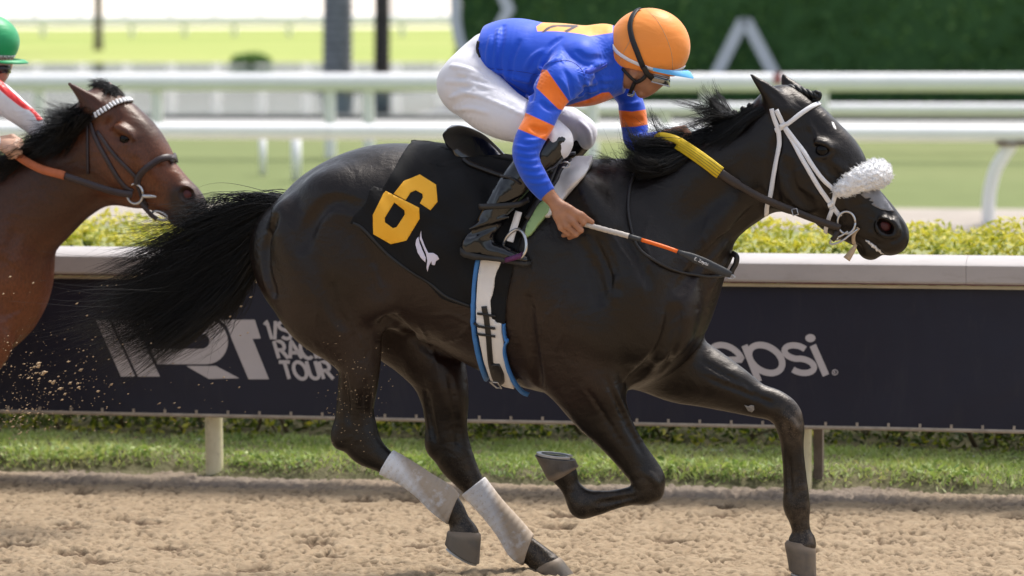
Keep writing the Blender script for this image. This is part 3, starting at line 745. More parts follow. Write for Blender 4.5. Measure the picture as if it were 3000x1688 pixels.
crest = [px([(2262, 296), (2215, 312), (2165, 338), (2110, 372), (2055, 406)], [.0, -.01, -.015, -.02, -.02]),
         px([(2256, 308), (2212, 330), (2165, 358), (2110, 396), (2050, 444)], [-.03, -.045, -.05, -.06, -.07]),
         px([(2235, 326), (2195, 348), (2150, 384), (2100, 428), (2052, 466)], [-.055, -.07, -.08, -.085, -.09])]
S4 = strands_from_guides(crest, 1400, 12, .007, .010, .35, 40, .004, .2, (.6, .6), .004, 6)
tuft = [px([(2160, 352), (2110, 338), (2070, 325), (2035, 308), (2000, 292)], [0, 0, -.01, -.02, -.03]),
        px([(2170, 348), (2125, 318), (2098, 296), (2100, 274), (2122, 262)], [0, .0, .0, .01, .01]),
        px([(2165, 350), (2118, 326), (2080, 302), (2058, 285), (2050, 268)], [0, .0, .0, .01, .01]),
        px([(2150, 362), (2090, 346), (2045, 344), (2005, 334), (1985, 322)], [0, 0, 0, -.01, -.02]),
        px([(2135, 370), (2080, 362), (2040, 368), (2018, 386), (2008, 402)], [0, 0, 0, -.01, -.02])]
S5 = strands_from_guides(tuft, 460, 14, .006, .022, .90, 15, .030, .25, (1, 1), .006, 7)
wth = [px([(1868, 498), (1830, 486), (1795, 474), (1765, 466), (1740, 466)], -.01), px([(1870, 505), (1830, 504), (1790, 500), (1760, 500), (1735, 506)], -.05), px([(1880, 520), (1840, 526), (1800, 528), (1775, 535), (1755, 545)], -.10)]
S6 = strands_from_guides(wth, 1000, 10, .008, .016, .45, 26, .012, .3, (.8, .8), .008, 8)
fly = [px([(1850, 500), (1825, 480), (1812, 462), (1805, 445)], -.03), px([(1800, 492), (1775, 470), (1755, 458), (1742, 462)], -.03), px([(2060, 400), (2000, 395), (1950, 372), (1915, 345)], -.03)]
S7 = strands_from_guides(fly, 110, 10, .01, .03, .2, 30, .02, .3, (1, 1), .02, 9)
def rs(S, k):
    o_ = np.zeros((len(S), k, 3)); x = np.linspace(0, 1, S.shape[1])
    for i in range(len(S)):
        for q_ in range(3): o_[i, :, q_] = np.interp(np.linspace(0, 1, k), x, S[i, :, q_])
    return o_
MS = [S3, S4, S5, S6, S7]
hair_mesh(np.concatenate([rs(s_, 12) for s_ in MS]), np.concatenate([np.full(len(s_), r_) for s_, r_ in zip(MS, (.0014, .0014, .0012, .0013, .0008))]), 'mane', horse)
# plaited forelock and three mane bobbles with white ties
fl = px([(2300, 262), (2330, 262), (2360, 272), (2385, 280), (2396, 286)], [.01, 0, -.005, -.01, -.01])
mb = MB()
for ph in (0, 2.09, 4.19):
    c = cr(fl, 10); t = np.linspace(0, 14, len(c)); c = c+np.stack([0*t, .009*np.cos(t+ph), .007*np.sin(t+ph)], 1)
    mb.tube(c, [.011*(1-.45*i/len(c)) for i in range(len(c))], 7)
c = P(2391, 283, -.012); mb.tube(cr([c+np.array([-.012, 0, -.012]), c+np.array([.008, -.004, -.008]), c+np.array([.012, 0, .008]), c+np.array([-.002, 0, .014]), c+np.array([-.012, 0, .002])], 5), .008, 7)
mb.build('forelock', M_hair, horse)
for (x, y) in ((2152, 330), (2177, 320), (2197, 310)):
    mb = MB(); c = P(x, y, -.01); rings = []
    for i in range(1, 9):
        a = math.pi*i/9; rings.append([c+.0105*np.array([math.sin(a)*math.cos(b), math.cos(a), math.sin(a)*math.sin(b)])*(1+.12*math.sin(5*b+3*a)) for b in np.linspace(0, 2*math.pi, 14, endpoint=False)])
    mb.loft(rings); o = mb.build('mane_plait', M_hair, horse)
    mb = MB(); cc = P(x+1, y+12, -.012); mb.tube([cc+np.array([-.012, 0, -.004]), cc+np.array([0, -.010, 0]), cc+np.array([.012, 0, .004])], .0045, 8); t_ = mb.build('tie', M_white, horse); t_.parent = o
def proj(V, fr=HF):
    q_ = (V-fr.cam) @ fr.dirs
    return np.stack([1500+FPX*q_[:, 0]/q_[:, 2], 844-FPX*q_[:, 1]/q_[:, 2]], 1)
def sdpoly(xy, poly):
    """signed distance (positive inside) of points to a polygon"""
    d = np.full(len(xy), 1e9); ins = np.zeros(len(xy), bool); n = len(poly); x, y = xy.T
    for i in range(n):
        a, b = np.array(poly[i], float), np.array(poly[(i+1) % n], float); e = b-a
        t = np.clip(((x-a[0])*e[0]+(y-a[1])*e[1])/(e@e+1e-9), 0, 1)
        d = np.minimum(d, np.hypot(x-a[0]-t*e[0], y-a[1]-t*e[1]))
        c = (a[1] > y) != (b[1] > y)
        with np.errstate(divide='ignore', invalid='ignore'): xi = (b[0]-a[0])*(y-a[1])/(b[1]-a[1]+1e-12)+a[0]
        ins ^= c & (x < xi)
    return np.where(ins, d, -d)
# ================================================================== SADDLECLOTH, GIRTH, SADDLE
cl_poly = [(1255, 398), (1226, 408), (1197, 436), (1176, 465), (1155, 504), (1135, 537), (1118, 556), (1096, 552), (1085, 562), (1075, 595), (1060, 614), (1048, 620), (1027, 653), (1052, 662), (1089, 699), (1131, 744), (1197, 794),
           (1259, 831), (1300, 869), (1346, 889), (1379, 902), (1400, 908), (1440, 936), (1480, 945), (1484, 880), (1491, 840), (1506, 775), (1545, 640), (1580, 520), (1540, 470), (1440, 440), (1340, 420)]
def fold(x, y, p):
    e = 0.0
    tp = min(1, max(0, (y-455)/80))
    d = ((x-1090)*(-.42)+(y-550)*.91)/1.0                       # diagonal fold under the number
    if x < 1420: e += .009*min(1, max(0, (x-1120)/40))*math.exp(-((d-4)/13)**2)*max(0, 1-abs(x-1200)/260)
    e += tp*(.006*math.sin(x*.031+y*.017)*math.sin(y*.024-x*.008)+.004*math.sin(x*.06-y*.045))
    e += .010*math.exp(-(((x-1400)*.5-(y-620)*.4)/16)**2)*math.exp(-((y-640)/150)**2)
    return e
mb = patch(HS, cl_poly, .010, .005, step=9, warp=fold, mirror=False)
nV = len(mb.V)
CS = Surf(np.array(mb.V), list(mb.F))
mb.add([(a, -b, c) for a, b, c in mb.V[:nV]], [f[::-1] for f in mb.F])
rows = []
for (x, y) in densify([(1240, 402), (1256, 400), (1300, 410), (1340, 421), (1440, 441), (1540, 471)], 18, False):
    h_ = HS.cast(x, y+6) or HS.near(P(x, y, -.10)); p0 = h_[0]; row = []; low = []
    for s_ in np.linspace(-1, 1, 9):
        q_, n_ = HS.near(np.array([p0[0], p0[1]*-s_*-1.0 if False else abs(p0[1])*s_*1.03, p0[2]+.02])); n_ = n_ if n_[2] > 0 else -n_; row.append(q_+n_*.0155); low.append(q_+n_*.005)
    rows.append(row+low[::-1])
mb.loft(rows)
# the cloth runs over the back between the two halves
cloth_t = mb.build('saddlecloth', M_scloth, None, base=(-.1, 0, 1.0))
setp(cloth_t, 'black saddlecloth with a yellow number six and a small white emblem', 'saddlecloth')
def zc(l, s=2.415, o=(700, 380)): return [(x/s+o[0], y/s+o[1]) for x, y in l]
up6 = zc([(1280, 318), (1165, 365), (1095, 455), (1180, 500), (1215, 445), (1250, 430), (1298, 455), (1302, 480), (1280, 522), (1355, 572), (1406, 510), (1395, 390)])
lo6 = zc([(1040, 435), (1275, 555), (1280, 630), (1185, 785), (1075, 810), (950, 740), (947, 605), (1020, 455)])
ho6 = zc([(1100, 515), (1172, 570), (1175, 600), (1115, 690), (1090, 697), (1033, 655), (1032, 625)])
mb = patch(CS, up6, .0006, .0012, step=8); patch(CS, lo6, .0008, .0014, [ho6], 8, mb); mb.build('number', M_num, cloth_t)
lg1 = zc([(1290, 715), (1293, 760), (1315, 820), (1340, 872), (1375, 872), (1405, 890), (1418, 915), (1395, 930), (1385, 960), (1365, 955), (1362, 930), (1345, 965), (1335, 1005), (1328, 975), (1333, 925), (1325, 880), (1300, 820), (1280, 770)])
lg2 = zc([(1270, 757), (1255, 780), (1250, 815), (1265, 870), (1290, 910), (1320, 940), (1322, 905), (1300, 855), (1279, 800)])
mb = patch(CS, lg1, .001, .002, step=6); patch(CS, lg2, .001, .002, (), 6, mb); mb.build('emblem', M_logo, cloth_t)
# hem seam along the lower edge
sp, sn = strap_pts(CS, [(1034, 654), (1058, 666), (1094, 703), (1135, 746), (1200, 795), (1260, 831), (1303, 868), (1348, 887), (1378, 898)], off=.001)
mb = MB(); ribbon(mb, smooth_path(sp), sn, .010, .0018); mb.build('hem', M_blackstrap, cloth_t)
# ---- girth
girth = thing('girth', P(1440, 900, 0)*np.array([1, 0, 1])-np.array([0, 0, .2]), 'white elastic girth with blue edging and a black buckle strap round the dark horse', 'girth')
GS = HS
body_g = [(1408, 752), (1476, 752), (1470, 775), (1455, 830), (1440, 880), (1446, 932), (1472, 944), (1478, 985), (1482, 1031), (1490, 1070), (1512, 1122), (1486, 1116), (1445, 1098), (1424, 1044), (1403, 948), (1401, 895), (1404, 820)]
patch(GS, body_g, .018, .006, step=9).build('elastic', M_girth, girth)
for pts, wd in (([(1402, 758), (1394, 830), (1391, 900), (1392, 950), (1402, 1010), (1416, 1060), (1436, 1102), (1470, 1117)], .020), ([(1478, 944), (1482, 985), (1490, 992), (1480, 1010), (1486, 1050), (1504, 1095), (1530, 1130), (1556, 1142)], .013)):
    sp, sn = strap_pts(GS, pts, off=.012); mb = MB(); ribbon(mb, smooth_path(sp, 2), sn, wd, .016); mb.build('edging', M_blue, girth)
for pts, wd in (([(1424, 892), (1432, 930), (1436, 960), (1440, 1000), (1444, 1040), (1452, 1075), (1462, 1098)], .020),):
    sp, sn = strap_pts(GS, pts, off=.026); mb = MB(); ribbon(mb, smooth_path(sp), sn, wd, .004); mb.build('buckle_strap', M_blackleather, girth)
for y in (914, 944, 970):
    sp, sn = strap_pts(GS, [(1406, y-3), (1430, y+1), (1458, y+5)], off=.029); mb = MB(); ribbon(mb, sp, sn, .009, .004); mb.build('keeper', M_blackleather, girth)
patch(GS, [(1448, 1050), (1470, 1052), (1484, 1080), (1486, 1100), (1474, 1108), (1458, 1092)], .028, .005, step=8).build('buckle_guard', M_blackleather, girth)
mb = MB()
h = [GS.cast(*q_) for q_ in ((1446, 1094), (1466, 1110), (1480, 1112), (1468, 1096))]
cc = [a[0]+a[1]*(.034 if (a[1] @ (HF.cam-a[0])) > 0 else -.034) for a in h if a]; mb.tube(cc+[cc[0]], .0028, 6); mb.build('buckle', M_steel, girth)
# ---- saddle with pads
saddle = thing('saddle', P(1420, 470, 0), 'small black patent racing saddle with white and green pads on the dark horse', 'saddle')
mid_l = cr(np.array([P(x, y, 0) for x, y in ((1316, 372), (1326, 366), (1348, 366), (1382, 376), (1422, 398), (1462, 434), (1498, 470), (1540, 486))]), 4)
edg_l = cr(np.array([P(x, y, -.125) for x, y in ((1304, 380), (1295, 394), (1304, 416), (1334, 445), (1370, 470), (1420, 492), (1474, 504), (1528, 506))]), 4)
tt = np.linspace(0, 1, len(mid_l)); wdt = np.interp(tt, [0, .05, .15, .4, .7, 1], [.050, .090, .118, .126, .105, .075]); mb = MB(); rings = []
for i in range(len(mid_l)):
    row = []; low = []
    for s_ in np.linspace(-1, 1, 15):
        b_ = abs(s_)**1.7; p = mid_l[i]*(1-b_)+edg_l[i]*b_; row.append(np.array([p[0], s_*wdt[i], p[2]])); low.append(np.array([p[0]+.006, s_*(wdt[i]-.004), p[2]-.014-.004*b_]))
    rings.append(row+low[::-1])
mb.loft(rings); o = mb.build('seat', M_sad, saddle); smooth_sharp(o, 55)
sp, sn = strap_pts(CS, [(1360, 472), (1378, 486), (1400, 494), (1430, 504), (1462, 515), (1500, 525)], off=.004); mb = MB(); ribbon(mb, smooth_path(sp), sn, .022, .010); mb.build('flap', M_blackleather, saddle)
pad = [(1738, 478), (1728, 498), (1700, 535), (1668, 572), (1640, 605), (1610, 640), (1588, 640), (1600, 600), (1618, 560), (1640, 520), (1668, 492), (1690, 480)]
patch(HS, pad, .014, .014, step=9).build('white_pad', M_girth, saddle)
gp = [(1600, 592), (1612, 615), (1606, 632), (1580, 662), (1558, 690), (1543, 700), (1541, 688), (1548, 662), (1570, 622)]
patch(HS, gp, .020, .016, step=8).build('green_pad', M_greenpad, saddle)
ltr = [(1512, 618), (1526, 618), (1516, 660), (1504, 708), (1494, 712), (1474, 700), (1478, 672), (1494, 650)]
LV = -.315
# black girth straps bundled in front of the knee
mb = MB()
for k, l in enumerate(([(1668, 490), (1640, 520), (1628, 545), (1600, 580), (1560, 640), (1530, 690)], [(1650, 478), (1630, 510), (1605, 560), (1575, 600), (1545, 650)], [(1690, 482), (1655, 486), (1632, 500), (1612, 530)])):
    sp, sn = strap_pts(HS, l, off=.03+.004*k)
    if len(sp) > 3: mb = MB(); ribbon(mb, smooth_path(sp), sn, .024, .006); mb.build('billet_strap', M_blackleather, saddle)
mb = MB(); mb.tube(cr(np.array([P(1640, 478, -.24), P(1655, 474, -.245), P(1668, 480, -.24), P(1662, 490, -.24), P(1645, 490, -.245)]), 5), .003, 6)
mb.build('buckle', M_steel, saddle)
mb = MB(); sp = [P(1520, 620, -.300), P(1511, 650, -.305), P(1500, 685, -.308), P(1494, 708, -.308)]; ribbon(mb, cr(sp, 6), [np.array([0, -1, 0])]*19, .024, .004); mb.build('stirrup_leather', M_white, saddle)
mb = MB(); arch = [P(1478, 758, -.28), P(1474, 720, -.30), P(1490, 688, -.315), P(1515, 672, -.325), P(1532, 682, -.345), P(1541, 705, -.36), P(1540, 735, -.365), P(1526, 757, -.36)]
mb.tube(cr(np.array(arch), 6), .0055, 8); st_ = mb.build('stirrup', M_steel, saddle)
mb = MB(); c0, c1 = P(1478, 762, -.30), P(1530, 748, -.345); dv = unit(c1-c0)
mb.loft([ [c0+dv*t*np.linalg.norm(c1-c0)+np.array([0, y_*(1-.25*abs(2*t-1)), z_]) for y_, z_ in ((-.045, -.008), (-.045, .008), (.045, .010), (.045, -.010))] for t in (0, .3, .7, 1)])
tr = mb.build('tread', M_purple, saddle); tr.parent = st_
# ---- bandages on the hind cannons
def wrap(name, stations, c0, n0, c1, n1, v, label):
    lo = np.min([P(s_[0], s_[1], v) for s_ in stations], 0)-.12; hi = np.max([P(s_[0], s_[1], v) for s_ in stations], 0)+.12
    W = Field(lo, hi, .0042); W.tube(stations, .01, .0075, n=8)
    for (c, n_) in ((c0, n0), (c1, n1)):
        W.cut(P(*c, v), (n_[0], 0, -n_[1]), .2)
    V, Fq = W.mesh(2); o = mesh_obj(name, V, Fq, M_wrap)
    setp(o, label, 'bandage', 'bandages on the hind legs')
    A = P(*c0, v); B = P(*c1, v); ax = unit(B-A); t = ((V-A) @ ax)/np.linalg.norm(B-A)
    frontward = np.cross(ax, [0, 1, 0]); frontward = frontward if frontward[2] > 0 else -frontward
    side = ((V-A)-np.outer((V-A) @ ax, ax)) @ frontward/.035
    attr(o, 'soil', np.clip(t*1.0+.30*side-.02, 0, 1)); attr(o, 'turns', (V-A) @ ax+.25*V[:, 1]); return o
wrap('bandage', [(1090, 1330, 44, .034, -.13), (1120, 1348, 37, .033, -.13), (1185, 1383, 34, .029, -.13), (1245, 1424, 36, .029, -.13), (1290, 1460, 43, .034, -.13), (1318, 1486, 40, .034, -.13), (1345, 1512, 34, .032, -.13)],
     (1131, 1354), (-.86, -.50), (1330, 1492), (.80, .30), -.13, 'dirty white bandage on the hind leg nearer the camera, hoof off the ground')
wrap('bandage', [(1360, 1390, 40, .033, .13), (1392, 1430, 38, .031, .13), (1445, 1492, 34, .030, .13), (1495, 1552, 38, .030, .13), (1528, 1598, 43, .035, .13), (1556, 1618, 40, .033, .13), (1585, 1640, 38, .03, .13)],
     (1388, 1422), (-.62, -.78), (1550, 1608), (.90, .30), .13, 'dirty white bandage on the far hind leg, lower and further forward')
# ---- white bridle
bridle = thing('bridle', P(2420, 560, 0), 'white racing bridle with a fluffy fleece noseband, steel bit and yellow gripped reins', 'bridle')
def strap(name, pts, wd, off=.002, th=.0035, mat_=None, mirror=True, it=2, parent=None, surf=None):
    sp, sn = strap_pts(surf or HS, pts, off=off); mb = MB()
    for _ in range(3): sn[1:-1] = (sn[:-2]+sn[1:-1]+sn[2:])/3
    ribbon(mb, smooth_path(sp, it), sn, wd, th, False); o_ = mb.build(name, mat_ or M_white, parent or bridle)
    if mirror:
        m2_ = MB(); m2_.add([flipv(p) for p in mb.V], [f[::-1] for f in mb.F]); o2_ = m2_.build(name, mat_ or M_white, parent or bridle); o_['twin'] = o2_.name
    return o_
strap('browband', [(2270, 383), (2290, 374), (2318, 354), (2345, 334), (2376, 314), (2398, 305), (2409, 305)], .0165, .003)
strap('cheekpiece', [(2275, 322), (2286, 345), (2297, 370), (2320, 412), (2342, 452), (2370, 500), (2398, 548), (2416, 574), (2430, 594), (2446, 614), (2462, 634)], .0165, .004)
strap('noseband_strap', [(2300, 373), (2328, 412), (2356, 448), (2382, 488), (2408, 523), (2430, 544), (2450, 560)], .0155, .0065)
strap('throatlatch', [(2262, 318), (2270, 348), (2279, 378), (2284, 420), (2280, 455), (2273, 490), (2265, 530), (2257, 566), (2250, 600), (2243, 628)], .0165, .005)
strap('noseband', [(2452, 561), (2444, 578), (2438, 600), (2433, 625), (2427, 645), (2421, 668), (2421, 690)], .0155, .004)
for (x, y, a) in ((2432, 598, 1), (2421, 683, 0), (2294, 367, 1)):
    h_ = HS.cast(x, y)
    if h_:
        sp, sn = strap_pts(HS, [(x-9, y+4*a), (x, y), (x+9, y-6*a)], off=.009); mb = MB(); ribbon(mb, sp, sn, .014, .003); mb.build('keeper', M_white, bridle)
h_ = HS.cast(2436, 606)
if h_:
    c = h_[0]-np.array([0, .010, 0]); mb = MB(); mb.tube([c+np.array(q_) for q_ in ((-.010, 0, .004), (.004, 0, .010), (.010, 0, -.004), (-.004, 0, -.010), (-.010, 0, .004))], .0018, 6); mb.build('buckle', M_steel, bridle)
# fleece shadow roll: thick over the nose, tapering down the cheeks
sr = Field(P(2420, 620, 0)-np.array([.05, .17, .03]), P(2620, 440, 0)+np.array([.05, .17, .05]), .0045)
near = [P(2450, 566, -.082), P(2470, 552, -.092), P(2500, 536, -.090), P(2530, 522, -.076), P(2556, 514, -.045)]; topc = P(2572, 510, 0.0)
path = near+[topc]+[flipv(p) for p in near[::-1]]; path = cr(np.array(path), 4)
rr = np.interp(np.linspace(0, 1, len(path)), [0, .06, .2, .35, .5, .65, .8, .94, 1], [.006, .014, .026, .034, .037, .034, .026, .014, .006])
sr.cap(path, rr, .02); V, Fq = sr.mesh(2)
r2 = np.random.default_rng(5)
ph = r2.uniform(0, 6.28, (26, 1)); kk = r2.normal(size=(26, 3)); kk = kk/np.linalg.norm(kk, axis=1)[:, None]*r2.uniform(110, 420, (26, 1))
nz = np.sum(np.sin(kk @ V.T+ph), 0)/26
ctr = path[np.argmin(((V[:, None, ::1]-path[None])**2).sum(2), 1)]; dn = V-ctr; dn /= np.linalg.norm(dn, axis=1)[:, None]+1e-9
V = V+dn*(nz*.014)[:, None]
roll = mesh_obj('fleece_roll', V, Fq, M_fleece, bridle)
sel = r2.integers(0, len(V), 2600); st0 = V[sel]; d0 = dn[sel]+r2.normal(size=(2600, 3))*.5
fs = np.stack([st0+d0*(t*.0055)+np.cross(d0, [0, 1, 0])*(.004*t*t) for t in np.linspace(0, 1, 4)], 1)
hh = hair_mesh(fs, np.full(2600, .0013), 'fleece_pile', bridle, 3, M_fleece); hh.parent = roll; hh['kind'] = 'stuff'
# bit
for sg in (-1, 1):
    mb = MB(); c = P(2480, 652, -.074); R_ = .030
    ringp = [c+R_*np.array([math.cos(a)*1.0, 0, math.sin(a)*1.25]) for a in np.linspace(0, 2*math.pi, 25)]
    ringp = [p+np.array([0, -.006, 0]) for p in ringp]
    mb.tube(ringp if sg < 0 else [flipv(p) for p in ringp], .0042, 8); mb.build('bit_ring', M_steel, bridle); mb = MB()
    bar = [P(2512, 672, -.076), P(2488, 690, -.084), P(2470, 704, -.086), P(2448, 714, -.082), P(2432, 714, -.076), P(2438, 702, -.078), P(2462, 692, -.084), P(2484, 678, -.085)]
    bar = cr(np.array(bar), 4); mb.tube(bar if sg < 0 else [flipv(p) for p in bar], .0036, 8)
    mb.build('bit_bar', M_steel, bridle)
sp = [P(2455, 676, -.080), P(2448, 692, -.083), P(2438, 704, -.080)]; mb = MB(); ribbon(mb, cr(sp, 4), [np.array([0, -1, 0])]*9, .018, .004); mb.build('curb_strap', M_brownleather, bridle)
# reins: yellow rubber grip, then black leather down to the bit
RV = [-.085, -.13, -.165, -.17, -.165, -.15, -.125, -.10, -.088]
rp = [(1988, 421), (2030, 448), (2072, 478), (2110, 507), (2160, 540), (2225, 577), (2300, 608), (2380, 640), (2462, 668)]
rc = []
for (x, y), v0 in zip(rp, RV):
    h_ = HS.cast(x, y); v_ = v0 if h_ is None else min(v0, h_[0][1]-.010); rc.append(P(x, y, v_))
rc = cr(np.array(rc), 8); nn = [np.array([0, -1, .12])]*len(rc)
mb = MB(); ribbon(mb, rc[:25], nn[:25], .044, .006); yl = mb.build('rein_grip', M_yrein, bridle)
mb = MB()
for f_ in (-.0135, -.0045, .0045, .0135):
    T_ = np.gradient(rc[:25], axis=0); T_ /= np.linalg.norm(T_, axis=1)[:, None]; s_ = np.cross(T_, np.array([0, -1, .12])); mb.tube(rc[:25]+s_*f_+np.array([0, -.0064, .0008]), .0008, 5)
s0 = mb.build('stitching', M_brownleather, bridle); s0.parent = yl; s0['kind'] = 'stuff'
mb = MB(); wds = [.032]*9+list(np.linspace(.026, .024, len(rc)-24-9)); ribbon(mb, rc[24:], nn[24:], wds, .006); bl = mb.build('rein', M_brownleather, bridle)
mb = MB(); c = rc[-14]+np.array([0, -.009, 0]); mb.tube([c+np.array(q_) for q_ in ((-.011, 0, .008), (.006, 0, .011), (.012, 0, -.009), (-.006, 0, -.013), (-.011, 0, .008))], .002, 6); mb.build('buckle', M_steel, bridle)
mb = MB(); lp = [P(1921, 408, -.03), P(1932, 400, -.045), P(1955, 402, -.058), P(1980, 410, -.072), P(1998, 421, -.09)]; ribbon(mb, cr(lp, 5), [np.array([.1, -.8, .5])]*21, .030, .006); mb.build('rein_loop', M_yrein, bridle)
fr_ = [flipv(p) for p in rc]; mb = MB(); ribbon(mb, fr_, [np.array([0, 1, .12])]*len(fr_), [.040]*25+[.024]*(len(fr_)-25), .006); mb.build('far_rein', M_brownleather, bridle)
mb = MB(); tp = [P(2515, 668, -.064), P(2504, 682, -.070), P(2500, 700, -.066), P(2503, 716, -.058)]; ribbon(mb, cr(tp, 4), [np.array([0, -1, 0])]*13, .013, .004); mb.build('tongue_tie', M_tan, bridle); mb = MB()
ribbon(mb, cr([P(2508, 716, -.06), P(2498, 734, -.064), P(2480, 760, -.068)], 4), [np.array([0, -1, .2])]*9, list(np.linspace(.010, .026, 9)), .003); mb.build('loose_end', M_tan, bridle)
# silver tape over the nose
tape = [(2520, 570), (2534, 562), (2569, 551), (2590, 580), (2618, 620), (2600, 618), (2586, 616), (2572, 610), (2560, 604), (2552, 598), (2560, 592), (2545, 588), (2552, 580), (2535, 582)]
o = patch(HS, tape, .002, .0015, step=7).build('nose_strip', M_tape); setp(o, 'silver tape strip across the nose of the black horse', 'nose strip')
# neck strap hanging round the base of the neck
np_ = [(1862, 508), (1848, 540), (1841, 580), (1840, 620), (1846, 660), (1858, 700), (1880, 735), (1915, 765), (1960, 788), (2010, 802), (2060, 809), (2105, 808), (2135, 796)]
sp, sn = strap_pts(HS, np_, off=.008); mb = MB(); sp = smooth_path(sp, 4); mb.tube(np.concatenate([sp, np.array([flipv(p) for p in sp[::-1]])]), .0058, 8)
ns = mb.build('neck_strap', M_blackleather); setp(ns, 'thin black neck strap looped round the chest of the dark horse', 'neck strap')
mb = MB(); e = P(2150, 765, -.02); mb.tube(cr([P(2146, 742, -.02), P(2158, 752, -.03), P(2156, 772, -.03), P(2146, 790, -.03), P(2140, 806, -.03)], 4), .010, 8); b_ = mb.build('buckle_end', M_blackleather, ns)
mb = MB(); mb.tube([P(x, y, -.04) for x, y in ((2132, 808), (2146, 806), (2154, 812), (2146, 818), (2132, 816), (2132, 808))], .003, 6); mb.build('buckle', M_steel, ns)

# ================================================================== JOCKEY
jockey = thing('person', P(1600, 470, 0), 'jockey in blue and orange silks and orange helmet crouching over the black horse', 'person')
A_NEAR = [(1700, 175, 62, .075, -.12), (1668, 212, 68, .068, -.190), (1622, 262, 58, .058, -.232), (1596, 312, 51, .052, -.270), (1577, 362, 46, .048, -.305), (1554, 404, 44, .045, -.332), (1541, 444, 41, .043, -.348), (1547, 480, 37, .040, -.356), (1566, 517, 36, .038, -.357), (1590, 553, 31, .034, -.346), (1612, 578, 26, .030, -.334)]
A_FAR = [(1770, 170, 60, .07, .11), (1806, 225, 48, .058, .155), (1842, 285, 37, .046, .165), (1853, 330, 40, .045, .16), (1860, 378, 39, .043, .15), (1866, 412, 36, .038, .13), (1895, 415, 27, .032, .10), (1932, 404, 20, .026, .06), (1950, 398, 18, .024, .045)]
TORSO = [(1420, 108, 1424, 200, .125, 0), (1445, 72, 1452, 240, .148, 0), (1505, 54, 1510, 282, .155, 0), (1570, 65, 1578, 304, .165, 0), (1640, 69, 1650, 311, .178, 0), (1705, 78, 1722, 311, .172, 0), (1760, 94, 1785, 285, .125, 0), (1800, 112, 1822, 262, .078, 0)]
NECK = [(1775, 150, 75, .075, 0), (1815, 185, 66, .062, -.002), (1850, 200, 58, .058, -.004)]
THIGH = [(1385, 225, 70, .10, -.085), (1412, 285, 84, .105, -.115), (1468, 330, 76, .092, -.165), (1530, 358, 64, .078, -.205), (1590, 388, 54, .060, -.228), (1632, 408, 43, .050, -.242)]
SHIN = [(1632, 415, 40, .046, -.246), (1590, 445, 46, .050, -.262), (1545, 495, 47, .054, -.285), (1500, 552, 45, .052, -.295), (1460, 608, 40, .046, -.30), (1428, 660, 36, .042, -.30), (1408, 700, 36, .040, -.30)]
def far(st_list, F_): S = F_.st(st_list); S[:, 4] *= -1; return S
lo_ = P(1260, 830, 0); hi_ = P(2060, 10, 0)
def jfield(h): return Field((lo_[0]-.03, -.43, lo_[2]), (hi_[0]+.02, .36, hi_[2]+.02), h)
B = jfield(.0042)
B.tube(TORSO, .02, -.022); B.tube(NECK, .03); B.tube(A_NEAR[:4], .008, -.032); B.tube(A_FAR[:3], .008, -.026); B.tube(A_NEAR[2:], .008, -.016); B.tube(A_FAR[2:], .008, -.014); B.tube(A_NEAR[-3:], .012, -.005); B.tube(A_FAR[-3:], .012, -.004)
B.tube(THIGH, .02, -.018); B.tube(far(THIGH, B), .02, -.018, raw=True); B.tube(SHIN, .02, -.010); B.tube(far(SHIN, B), .02, -.010, raw=True)
# head: turned a little to the near side, chin tucked down
B.ell(P(1895, 150, 0), (.105, .074, .098), 0, .02)
B.tube([(1885, 195, 72, .066, -.004), (1893, 225, 52, .060, -.006), (1890, 250, 34, .048, -.008), (1882, 268, 18, .030, -.008)], .02)
B.ell(P(1925, 214, 0), (.045, .062, .030), math.radians(-40), .02)          # brow and cheekbones
B.cap([P(1936, 222, -.006), P(1932, 240, -.007), P(1923, 250, -.008)], [.009, .010, .0115], .010)   # nose
B.cap([P(1914, 250, -.030), P(1926, 251, -.008), P(1918, 250, .014)], .005, .006)
B.cap([P(1903, 258, -.026), P(1910, 260, -.008), P(1906, 258, .012)], .0065, .006)           # lips
B.cap([P(1896, 266, -.022), P(1903, 268, -.008), P(1899, 266, .010)], .0065, .006)
B.ell(P(1882, 274, -.008), (.016, .022, .013), 0, .012)                                      # chin
B.cap([P(1897, 262, -.030), P(1907, 265, -.008), P(1902, 262, .016)], .0018, .003, 'sub')
B.ell(P(1922, 228, -.045), (.015, .014, .010), 0, .01, 'sub')
# ear
B.ell(P(1856, 211, -.068), (.018, .010, .026), math.radians(-12), .006); B.ell(P(1858, 210, -.080), (.010, .008, .016), math.radians(-12), .005, 'sub')
# near hand: back of the hand, four bent fingers round the whip, thumb along it
HVn = -.335
def hand(Bf, wrist, kn, mid, tip, thumb, pr, kr=.0105):
    W_ = wrist
    for K_, M_, T_, r_ in zip(kn, mid, tip, pr):
        Bf.cap([W_+(K_-W_)*.12, W_+(K_-W_)*.6, K_], [.016, .0135, r_*1.18], .010)
        Bf.cap([K_, M_, T_], [r_*1.08, r_, r_*.88], .0022)
    Bf.cap(thumb, [.0165, .0125, .0105, .0085], .006)
Wn = P(1616, 580, -.333)
hand(B, Wn, [P(1688, 628, -.352), P(1676, 648, -.356), P(1660, 662, -.354), P(1643, 668, -.346)],
     [P(1709, 652, -.343), P(1702, 675, -.345), P(1688, 687, -.342), P(1666, 686, -.336)],
     [P(1693, 672, -.305), P(1682, 690, -.305), P(1668, 696, -.306), P(1650, 690, -.308)],
     [P(1634, 600, -.340), P(1668, 612, -.352), P(1704, 630, -.345), P(1735, 651, -.330)], [.0102, .0105, .010, .0088])
Wf = P(1950, 397, .045)
